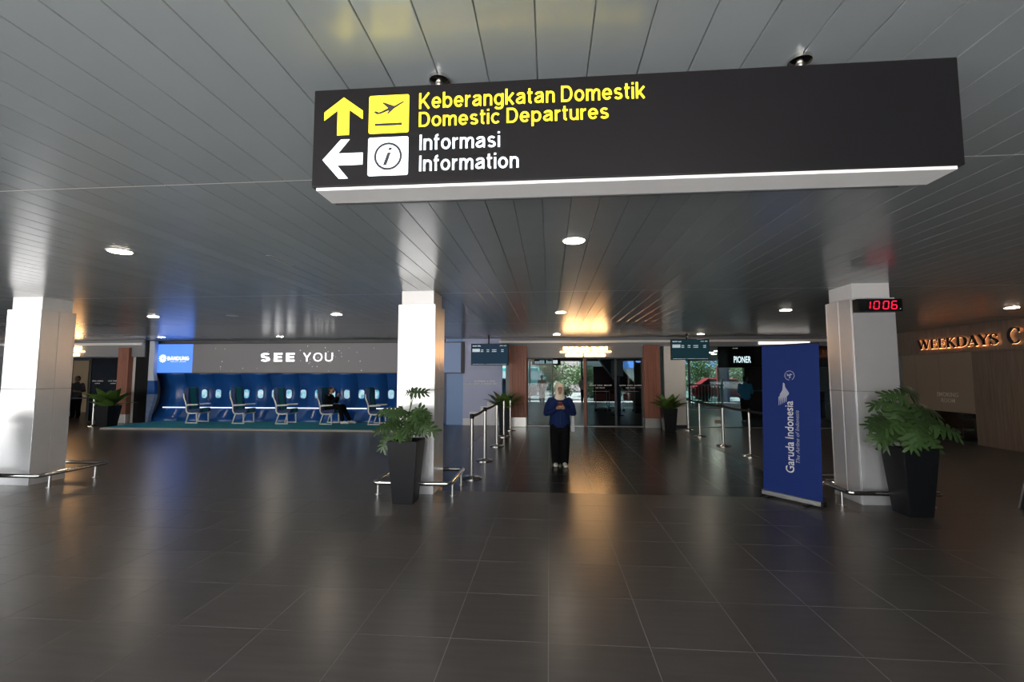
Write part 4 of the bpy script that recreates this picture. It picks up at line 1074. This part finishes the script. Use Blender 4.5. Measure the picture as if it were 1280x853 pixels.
# the doors stand open in the middle: fixed leaves at the sides
glass_panel(door, -1.85, -1.0, 0, 0, 2.2); glass_panel(door, .06, 1.0, 0, 0, 2.2); glass_panel(door, 1.0, 1.85, 0, 0, 2.2)
MB().box(-.02, .06, -.05, .05, 0, 2.2).build('door_stile', M_woodred, door)
MB().box(-1.85, 1.85, -.05, .05, -.001, .006).build('threshold', M_brushed, door)
for x0 in (.16, 1.12):
    g = MB(); glyph_line(g, x0, x0+.72, -.007, 1.30, 1.34, [6, 5, 7], rr_, .3, .001); glyph_line(g, x0+.2, x0+.5, -.007, 1.22, 1.26, [3, 5], rr_, .3, .001); glyph_line(g, x0+.1, x0+.62, -.007, 1.12, 1.13, [16], rr_, .3, .001)
    g.build('door_lettering', M_decal, door)
# white pillar and glazing on the other side
wall('wall_pillar', 3.62, 4.27, 14.75, 15.2, .09, CZ, M_wallwhite, 'plain white pillar between the entrance and the glazed shop front')
struct(MB().box(3.61, 4.28, 14.74, 15.2, 0, .09).build('baseboard_back', M_darkframe), 'dark skirting at the foot of the white pillar', 'baseboard')
MB_ = struct(MB().box(3.50, 3.58, 14.8, 15.1, 0, CZ).build('trim_2', mat('trim_teal', (.04, .10, .12), .25), None), 'dark teal glass edge beside the white pillar', 'trim')
win = struct(empty('window_1', (6.9, 14.95, 0)), 'tall frameless glass shop front beside the white pillar', 'window')
for (a, b) in ((-2.6, -1.45), (-1.45, -.2), (-.2, 1.05), (1.05, 2.3), (2.3, 3.2)):
    MB().box(a+.004, b-.004, -.006, .006, .02, 2.56).build('glass_pane', M_glassclear, win)
MB().box(-2.6, 3.2, -.03, .03, 0, .02).build('sill_channel', M_brushed, win)
MB().box(-1.72, -1.52, -.013, -.007, .13, .23).build('sticker', mat('sticker_tan', (.35, .30, .22), .7), win)
struct(MB().box(6.5, 8.0, 14.66, 14.72, 2.60, 2.68).build('trim_3', mat('cove_lamp', (.9, .9, .88), .5, emit=1.2, ecol=(1, .95, .88))), 'lit white cove lamp under the lintel', 'trim')
wall('wall_side', 10.1, 10.3, 14.0, 15.2, 0, CZ, M_wallgrey, 'grey return wall beside the shop front')
# left doorway beside the stage
struct(MB().box(-26, -14.02, 14.60, 14.72, 2.68, 2.76).build('trim_4', M_fascia_w), 'white lintel strip above the doorway beside the stage', 'trim')
struct(MB().box(-13.98, -3.45, 15.03, 15.12, 2.70, CZ).build('wall_lintel', M_darkframe), 'dark band between the LED display and the ceiling', 'wall')
struct(MB().box(-26, -14.02, 14.72, 15.1, 2.28, CZ).build('wall_lintel', M_fascia), 'grey lintel band above the doorway beside the stage', 'wall')
portal_post(-14.90, -14.50, 'reddish wood doorway post on a steel plinth beside the black wall strip')
wall('wall_strip', -14.50, -14.38, 14.8, 15.2, 0, 2.7, M_wallwhite, 'narrow white wall strip beside the doorway post')
wall('wall_strip', -14.38, -13.93, 14.78, 14.98, 0, CZ, M_wallblack, 'black wall strip between doorway and cabin end panel')
led_sign(-17.9, -16.28, 14.72, 2.30, 'glowing warm white two-line sign over the doorway beside the stage')
door2 = struct(empty('door_2', (-17.0, 14.95, 0)), 'dark glass doorway beside the seat stage', 'door')
glass_panel(door2, .75, 2.1, 0, 0, 2.28, M_glassnavy); glass_panel(door2, -2.6, -.6, 0, 0, 2.28, M_glassnavy)
for x0 in (.85, 1.45):
    g = MB(); glyph_line(g, x0, x0+.42, -.007, 1.42, 1.46, [5, 7], rr_, .3, .001); glyph_line(g, x0+.1, x0+.3, -.007, 1.34, 1.37, [5], rr_, .3, .001); g.build('door_lettering', M_decal, door2)
wall('wall_inner', -24, -14.0, 19.0, 19.2, 0, CZ, mat('inner_dark', (.09, .105, .13), .6), 'dark inner wall behind the doorway beside the stage')
tag(MB().box(-21.4, -20.65, 18.9, 18.98, 0, 2.3).build('wall_poster', mat('cream_panel', (.55, .42, .27), .6)), 'cream door panel on the dark inner wall', 'panel')

# flight information screens
def monitor(x0, x1, y, z0, z1, label, m, pole):
    r = tag(empty('flight_monitor', ((x0+x1)/2, y, z0)), label, 'monitor'); w = (x1-x0)/2; h = z1-z0; rd = random.Random(int(z0*100))
    MB().box(-w, w, 0, .07, 0, h).build('case', M_black, r, bevel=.006)
    s_ = MB().box(-w+.018, w-.018, -.003, .002, .02, h-.02).build('screen', m, r)
    g = MB(); glyph_line(g, -w+.05, -w+.30, -.003, h-.085, h-.05, [6, 4], rd, .2, .002); glyph_line(g, w-.25, w-.05, -.003, h-.075, h-.05, [4, 3], rd, .2, .002)
    g.box(-w+.04, -w+.27, -.005, -.003, h-.25, h-.155)
    for zz in (.20, .25):
        glyph_line(g, -w+.30, -w+.38, -.003, h-zz, h-zz+.028, [4], rd, .2, .002)
        for (a, b, wds) in ((.48, .56, [4]), (.64, .78, [7]), (.92, 1.0, [5])): glyph_line(g, -w+a, -w+b, -.003, h-zz, h-zz+.028, wds, rd, .2, .002)
    glyph_line(g, -w+.05, w-.05, -.003, .03, .042, [12, 20], rd, .2, .002)
    g.build('screen_text', M_text_dim, s_)
    MB().tube([(pole-(x0+x1)/2, .04, h), (pole-(x0+x1)/2, .04, CZ-z0)], .022, 10).build('ceiling_pole', M_black, r, smooth=True)
monitor(-2.37, -1.24, 13.72, 1.94, 2.60, 'flight information monitor hanging in front of the blue printed wall', M_screen, -1.83)
monitor(3.58, 4.68, 13.72, 2.09, 2.70, 'flight information monitor hanging in front of the white pillar', M_screent, 4.05)

# ================================================================== coffee shop on the side wall
SX = 10.1
shop = struct(empty('wall_right', (SX, 8, 0)), 'grey brown wood clad shop front wall', 'wall')
y = -2.5
k = 0
while y < 11.78:
    y2 = min(y + .42, 11.80)
    MB().box(0, .12, y-8+.0015, y2-8-.0015, 0, 2.20).build('wood_panel', M_woodgrey, shop, bevel=.002); y = y2
y = -2.5
while y < 14.0:
    y2 = min(y + 2.4, 14.0)
    MB().box(-.03, .12, y-8+.001, y2-8-.001, 2.20, CZ).build('fascia_panel', M_woodgrey, shop, bevel=.002); y = y2
win2 = struct(empty('window_2', (SX+.04, 12.9, 0)), 'brown tinted shop window with frosted smoking room lettering', 'window')
for (a, b) in ((-1.1, -.15), (-.15, .62), (.62, 1.1)):
    MB().box(-.005, .005, a+.003, b-.003, .04, 2.2).build('glass_pane', M_glasswarm, win2)
mf = bpy.data.materials.new('brown_film'); mf.use_nodes = True; nf = mf.node_tree; nf.nodes.remove(nf.nodes['Principled BSDF'])
t_ = nf.nodes.new('ShaderNodeBsdfTranslucent'); t_.inputs[0].default_value = (.60, .52, .44, 1); d_ = nf.nodes.new('ShaderNodeBsdfDiffuse'); d_.inputs[0].default_value = (.46, .37, .29, 1)
x_ = nf.nodes.new('ShaderNodeMixShader'); x_.inputs[0].default_value = .8; nf.links.new(t_.outputs[0], x_.inputs[1]); nf.links.new(d_.outputs[0], x_.inputs[2]); nf.links.new(x_.outputs[0], nf.nodes['Material Output'].inputs[0])
for (a, b) in ((-1.1, -.15), (-.15, .62), (.62, 1.1)): MB().box(-.0075, -.0055, a+.003, b-.003, .72, 2.2).build('brown_film', mf, win2)
MB().box(-.02, .02, -1.1, 1.1, 0, .04).build('sill', M_darkframe, win2)
rotx = (0, 0, -PI/2)
M_frost = mat('frosted_print', (.82, .78, .72), .7)
text('SMOKING', 'lettering', (-.008, 12.87-12.9, 1.10), .62, .105, M_frost, win2, bold=.015, depth=.001, rot=rotx)
text('ROOM', 'lettering', (-.008, 12.75-12.9, .95), .40, .105, M_frost, win2, bold=.015, depth=.001, rot=rotx)
# halo-lit lettering
M_letter = mat('letter_black', (.008, .008, .008), .4)
M_halo = mat('letter_halo', (1, .7, .4), .5, emit=2.0, ecol=(1, .48, .2))
sl = tag(empty('shop_lettering', (SX-.03, 13.25, 2.33)), 'black shop letters with warm glow on the wood fascia', 'sign')
for (w_, y_, L_, c_) in (('WEEKDAYS', 0, 2.25, .25), ('C', -2.45, .27, .34)):
    stroke_text(w_, 'halo_letters', (-.040, y_, -.006), L_*1.0, c_*1.0, .19, M_halo, sl, .06, 0, rotx, True)
    stroke_text(w_, 'front_letters', (-.062, y_-.012, .004), L_, c_, .185, M_letter, sl, .06, .02, rotx, True)
# shop interior
wall('wall_shop', 13.6, 13.8, 10.5, 16, 0, CZ, mat('shop_inner', (.34, .24, .15), .7), 'warm beige inner wall of the shop')
wall('wall_shop', 10.3, 13.6, 10.4, 10.5, 0, CZ, mat('shop_inner', (.34, .24, .15), .7), 'warm beige partition inside the shop')
wall('wall_shop', 10.3, 13.6, 15.2, 15.3, 0, CZ, mat('shop_inner', (.34, .24, .15), .7), 'warm beige cross wall at the end of the shop')
def cafe_table(x, y):
    r = tag(empty('cafe_table', (x, y, 0)), 'small round wooden table inside the shop window', 'table')
    auto_smooth(MB().lathe((0,0,.70), [(.36, 0), (.37, .015), (.37, .03), (.36, .035)], 24).build('tabletop', mat('table_wood', (.32, .15, .07), .5), r))
    auto_smooth(MB().lathe((0,0,0), [(.22, 0), (.22, .015), (.03, .03), (.03, .70)], 18).build('pedestal', M_black, r))
def cafe_chair(x, y, rz, label):
    r = tag(empty('cafe_chair', (x, y, 0), rz), label, 'chair'); wd = mat('chair_wood', (.36, .18, .09), .5)
    MB().box(-.2, .2, -.2, .2, .43, .47).build('seat', wd, r, bevel=.012)
    for (a, b) in ((-.17,-.17), (.17,-.17), (-.17,.17), (.17,.17)): MB().tube([(a*1.1, b*1.1, 0), (a, b, .44)], .016, 8).build('leg', wd, r)
    for a in (-.17, .17): MB().tube([(a, .18, .45), (a, .23, .85)], .014, 8).build('back_post', wd, r)
    MB().box(-.2, .2, .205, .23, .68, .86).build('backrest', wd, r, bevel=.008)
cafe_table(11.0, 12.7); cafe_chair(10.75, 12.1, 2.6, 'wooden chair beside the cafe table, close to the wood wall'); cafe_chair(11.3, 13.4, -.4, 'wooden chair on the far side of the cafe table')

# A-frame board cut by the edge of the photograph
af = tag(empty('a_frame_board', (6.12, 6.1, 0), math.radians(8)), 'silver framed leaning board near the wood clad wall', 'board')
for s_ in (-1, 1):
    MB().hexa([(-.3, s_*.22-.012, .0), (.3, s_*.22-.012, .0), (.3, s_*.22+.012, .0), (-.3, s_*.22+.012, .0)], [(-.24, s_*.02-.012, .98), (.24, s_*.02-.012, .98), (.24, s_*.02+.012, .98), (-.24, s_*.02+.012, .98)]).build('board_frame', M_brushed, af, bevel=.006)
    MB().hexa([(-.26, s_*.21-.014, .06), (.26, s_*.21-.014, .06), (.26, s_*.21+.014, .06), (-.26, s_*.21+.014, .06)], [(-.205, s_*.035-.014, .93), (.205, s_*.035-.014, .93), (.205, s_*.035+.014, .93), (-.205, s_*.035+.014, .93)]).build('board_face', mat('board_print', (.45, .52, .62), .4), af)

# ================================================================== lobby behind the doors
M_glassfar = glass('tinted_glass', (.48, .53, .53))
far = struct(empty('window_3', (2.0, 28.3, 0)), 'far glazed wall of the lobby with dark mullions', 'window')
for k in range(9):
    x = -12.8 + k*3.2
    MB().box(x-.05, x+.05, -.06, .06, 0, 2.55).build('mullion', M_darkframe, far)
    if k < 8: MB().box(x+.05, x+3.15, -.006, .006, 0.05, 2.5).build('glass_pane', M_glassfar, far)
MB().box(-12.9, 12.9, -.08, .08, 2.5, CZ).build('head_beam', M_darkframe, far)
wall('wall_lobby', -14.0, -10.9, 28.2, 28.4, 0, CZ, M_wallblack, 'dark end wall of the lobby')
wall('wall_lobby', 14.8, 22, 28.2, 28.4, 0, CZ, M_wallblack, 'dark end wall beyond the far shop')
wall('wall_partition', -3.5, -3.4, 15.2, 24, 0, CZ, M_wallgrey, 'grey partition wall along the lobby')
wall('wall_partition', -14.0, -3.4, 15.6, 15.7, 0, CZ, M_wallgrey, 'grey back wall behind the cabin wall')
def lobby_light(x, y): 
    r = tag(empty('ceiling_light', (x, y, CZ)), 'small lit round light in the lobby ceiling behind the glass', 'ceiling light', 'lobby ceiling lights')
    MB().lathe((0,0,-.01), [(.12, 0), (.125, .005), (.125, .012)], 20).build('lens', M_lamp, r)
for (x, y) in ((8.45, 23.75), (8.75, 25.4), (9.57, 27.4)): lobby_light(x, y)
def hang_sign(x0, x1, y, z0, z1, label, m, words):
    r = tag(empty('hanging_sign', ((x0+x1)/2, y, z0)), label, 'sign'); w = (x1-x0)/2
    MB().box(-w, w, -.06, .06, 0, z1-z0).build('sign_box', M_sign, r)
    g = MB(); glyph_line(g, -w*.8, w*.8, -.061, (z1-z0)*.25, (z1-z0)*.75, words, random.Random(3), .2, .002); g.build('lettering', m, r)
    for a in (-w*.7, w*.7): MB().tube([(a, 0, z1-z0), (a, 0, CZ-z0)], .012, 8).build('hanger_rod', M_black, r)
hang_sign(-.75, .5, 20.0, 2.08, 2.36, 'black hanging sign with white lettering inside the lobby', M_whi, [6, 7])
hang_sign(2.75, 3.6, 17.2, 2.27, 2.42, 'small black hanging sign with yellow lettering inside the lobby', M_yel, [4, 6])
# lobby furniture seen through the doors
pl = tag(empty('display_totem', (2.78, 19.0, 0)), 'slim blue display totem with a pale header behind the glass door', 'totem')
MB().box(-.10, .10, -.06, .06, .03, 1.62).build('totem_body', mat('totem_blue', (.01, .07, .16), .4), pl, bevel=.01)
MB().box(-.22, .22, -.16, .16, 0, .03).build('totem_base', M_black, pl)
MB().box(-.24, .24, -.04, .04, 1.60, 2.25).build('totem_header', mat('totem_pale', (.5, .52, .58), .5), pl, bevel=.01)
bb = tag(empty('billboard', (3.05, 24.5, 0)), 'maroon free-standing billboard inside the lobby', 'billboard')
MB().box(-.72, .72, -.04, .04, .25, 2.1).build('board_face', mat('maroon', (.10, .012, .02), .5), bb, bevel=.01)
for a in (-.6, .6): MB().box(a-.03, a+.03, -.2, .2, 0, .03).box(a-.02, a+.02, -.02, .02, .03, .3).build('board_leg', M_black, bb)
kk = tag(empty('kiosk', (4.05, 20.5, 0)), 'tall dark kiosk cabinet behind the glass door', 'kiosk')
MB().box(-.34, .34, -.3, .3, 0, 1.1).build('cabinet', M_black, kk, bevel=.01); MB().box(-.30, .30, -.05, .05, 1.1, 2.2).build('upper_panel', mat('kiosk_grey', (.03, .028, .026), .5), kk, bevel=.01)
MB().box(-.34, .34, -.34, .3, 1.08, 1.12).build('counter_top', M_brushed, kk)
es = tag(empty('escalator', (2.2, 22.8, 0)), 'dark sloping escalator side panel inside the lobby', 'escalator')
MB().prism([(-.05, 2.86), (.55, 2.86), (2.2, .9), (2.2, .45), (1.3, .9)], -.4, .5).build('side_panel', mat('escalator_dark', (.018, .014, .013), .4), es)
MB().tube([(.0, -.42, 2.7), (1.3, -.42, .95), (2.2, -.42, .5)], .04, 10).build('handrail', M_brushed, es, smooth=True)
def trolley(x, y, rz, i):
    r = tag(empty('luggage_trolley', (x, y, 0), rz), 'luggage trolley with red handle parked in front of the maroon billboard', 'trolley', 'trolleys by the maroon billboard')
    MB().tube([(-.25,.4,.1),(-.25,-.35,.12),(-.25,.42,.12),(-.25,.5,.98),(.25,.5,.98),(.25,.42,.12),(.25,-.35,.12)], .016, 8).build('frame', M_brushed, r)
    MB().box(-.25,.25,-.35,.4,.12,.14).build('deck', M_brushed, r); MB().box(-.26,.26,.47,.53,.95,1.0).build('handle', mat('trolley_red', (.5,.02,.04), .4), r)
    MB().box(-.22,.22,.42,.45,.5,.8).build('basket', mat('trolley_panel', (.5,.05,.06), .5), r)
    for a in (-.22, .22): MB().lathe((a, .35, 0), [(.05,0),(.06,.03),(.05,.1)], 10).build('wheel', M_black, r)
for i in range(3): trolley(2.35+.62*i, 21.6, PI, i)
# far shop with sign, fence, pylon
ds = tag(empty('shop_kiosk', (8.6, 19.0, 0)), 'black shop unit with white illuminated lettering behind the shop front glass', 'shop')
MB().box(-1.6, 2.2, -.6, .6, 1.95, CZ-.01).build('fascia', M_wallblack, ds); MB().box(-.55, 2.2, .5, .6, 0, 1.95).build('rear_panel', M_wallblack, ds)
MB().box(-.9, 2.0, -.4, .0, 0, 1.0).build('counter', M_wallblack, ds, bevel=.01); MB().box(-.95, 2.05, -.45, .05, 1.0, 1.04).build('counter_top', M_darkframe, ds)
text('PIONER', 'lettering', (-1.42, -.605, 2.13), .64, .24, M_ledwhite, ds, bold=.01, depth=.004)
fe = tag(empty('glass_fence', (6.6, 22.5, 0)), 'pale slatted metal fence outside the shop front glass', 'fence')
for k in range(22): MB().box(-1.6+k*.15-.012, -1.6+k*.15+.012, -.015, .015, .1, 1.15).build('fence_bar', M_alu, fe)
MB().box(-1.65, 1.65, -.025, .025, 1.15, 1.2).build('top_rail', M_alu, fe); MB().box(-1.65, 1.65, -.025, .025, .06, .1).build('bottom_rail', M_alu, fe)
for a in (-1.6, 1.6): MB().box(a-.03, a+.03, -.03, .03, 0, 1.5).build('fence_post', M_alu, fe)
MB().box(-1.6, 1.6, .02, .028, .12, 1.1).build('glass_pane', glass('fence_glass', (.7, .82, .78)), fe)

# ================================================================== outdoors behind the lobby
M_tleaf = mat('tree_leaf', (.09, .14, .05), .6, noise=.5, nscale=3); M_bark = mat('bark', (.09, .06, .04), .9)
def tree(x, y, h, r, n, label, seed):
    root = tag(empty('tree', (x, y, 0)), label, 'tree', 'low bushes outside the lobby' if h < 2 else None); rd = random.Random(seed)
    MB().tube([(0,0,0), (.05,0,h*.3), (0,.05,h*.6)], [.12, .1, .06], 8).build('trunk', M_bark, root, smooth=True)
    mb = MB(); vs = []; fs = []
    blobs = [(rd.uniform(-r*.6, r*.6), rd.uniform(-r*.5, r*.5), h*.45+rd.uniform(-.3, .5)*h*.5, rd.uniform(.35, .6)*r) for _ in range(9)]
    for i in range(n):
        bx_, by_, bz_, br = rd.choice(blobs); d = Vector((rd.gauss(0,1), rd.gauss(0,1), rd.gauss(0,1))).normalized()*br*rd.uniform(.6, 1.05)
        c = Vector((bx_, by_, bz_)) + d
        if c.z < .15: c.z = .15 + rd.random()*.3
        a = Vector((rd.gauss(0,1), rd.gauss(0,1), rd.gauss(0,1))).normalized(); b_ = a.cross(Vector((rd.gauss(0,1), rd.gauss(0,1), rd.gauss(0,1)))).normalized(); s_ = rd.uniform(.05, .11)
        k = len(vs); vs += [c-a*s_, c+b_*s_*.5, c+a*s_, c-b_*s_*.5]; fs.append((k, k+1, k+2, k+3))
    mb.add(vs, fs).build('crown', M_tleaf, root)
tree(.75, 32.5, 3.4, 1.5, 3500, 'leafy tree outside the lobby glazing beside the bus', 1)
tree(2.6, 36.5, 3.2, 1.4, 3000, 'leafy tree outside the lobby glazing behind the maroon billboard', 2)
tree(10.4, 33.4, 3.6, 2.0, 4500, 'broad tree outside beyond the pale metal fence', 3)
tree(14.6, 37, 3.4, 2.0, 4000, 'broad tree outside behind the black shop unit', 4)
for (x, y, sd) in ((.9, 30.4, 11), (3.3, 30.4, 12), (5.7, 30.8, 13), (8.2, 31.2, 14)):
    tree(x, y, 1.5, 1.0, 1500, 'low leafy bush outside the lobby glazing', sd)
bus = tag(empty('bus', (-3.6, 38, 0)), 'teal and white bus parked outside the lobby', 'bus')
MB().box(-3.5, 3.5, -1.1, 1.1, .35, 2.3).build('bus_body', mat('bus_teal', (.10, .42, .44), .4), bus, bevel=.12)
for k in range(5): MB().box(-3.2+k*1.3, -2.05+k*1.3, -1.13, -1.09, 1.25, 1.95).build('bus_window', mat('bus_window', (.55, .68, .7), .2), bus)
for a in (-2.2, 2.2): MB().tube([(a, -1.15, .45), (a, -.9, .45)], .45, 18).build('wheel', M_black, bus)
def car(x, y, rz, m, label):
    r = tag(empty('car', (x, y, 0), rz), label, 'car')
    MB().prism([(-2.0,.3),(2.0,.3),(2.05,.65),(1.9,.85),(1.0,.95),(.55,1.42),(-1.1,1.45),(-1.75,.98),(-2.05,.85)], -.8, .8).build('car_body', m, r, bevel=.06)
    MB().prism([(-1.55,.98),(.88,.96),(.5,1.36),(-1.05,1.38)], -.82, .82).build('car_windows', mat('car_glass', (.02,.025,.03), .1), r)
    for a in (-1.3, 1.3):
        for b_ in (-.82, .82): MB().tube([(a, b_-.03, .32), (a, b_+.03, .32)], .32, 18).build('wheel', M_black, r)
car(-2.9, 31.2, .1, mat('car_navy', (.02, .05, .10), .25), 'dark navy car parked outside in front of the bus')
car(11.0, 29.8, -.15, mat('car_red', (.25, .015, .02), .25), 'red car parked outside beyond the pale metal fence')
py = tag(empty('pylon_sign', (10.6, 28.9, 0)), 'white and blue upright pylon sign outside the glazing', 'sign')
MB().box(-.22, .22, -.06, .06, 0, 2.2).build('pylon_body', mat('pylon_white', (.5, .58, .85), .5), py, bevel=.02); MB().box(.22, .36, -.05, .05, 0, 2.2).build('pylon_edge', mat('pylon_blue', (.05, .15, .5), .5), py)
MB().box(-.36, -.22, -.05, .05, 0, 2.2).build('pylon_stripe', mat('pylon_red', (.4, .03, .04), .5), py)
bd_ = tag(empty('building', (-4, 46, 0)), 'pale pink building with horizontal bands far outside', 'building')
MB().box(-16, 7, 0, 4, 0, 9).build('facade', mat('facade_pink', (.72, .58, .56), .8), bd_)
for k in range(6): MB().box(-16, 7, -.06, 0, 1.2+k*1.2, 1.28+k*1.2).build('facade_band', mat('facade_band', (.5, .42, .42), .8), bd_)
b2 = tag(empty('building', (16, 50, 0)), 'blue roofed low building far outside behind the fence', 'building')
MB().box(-7, 9, 0, 5, 0, 2.4).build('facade', mat('facade_white', (.66, .62, .58), .8), b2); MB().hexa([(-7.4,-.4,2.4),(9.4,-.4,2.4),(9.4,5.4,2.4),(-7.4,5.4,2.4)], [(-7.4,2.4,4.0),(9.4,2.4,4.0),(9.4,2.6,4.0),(-7.4,2.6,4.0)]).build('roof', mat('roof_blue', (.03, .12, .4), .5), b2)

# writing made of marks too small to tell apart stays joined
for o in bpy.data.objects:
    if o.parent and o.name.split('.')[0] in ('caption', 'wall_lettering', 'door_lettering', 'screen_text', 'sparkle_graphic'): o['kind'] = 'stuff'
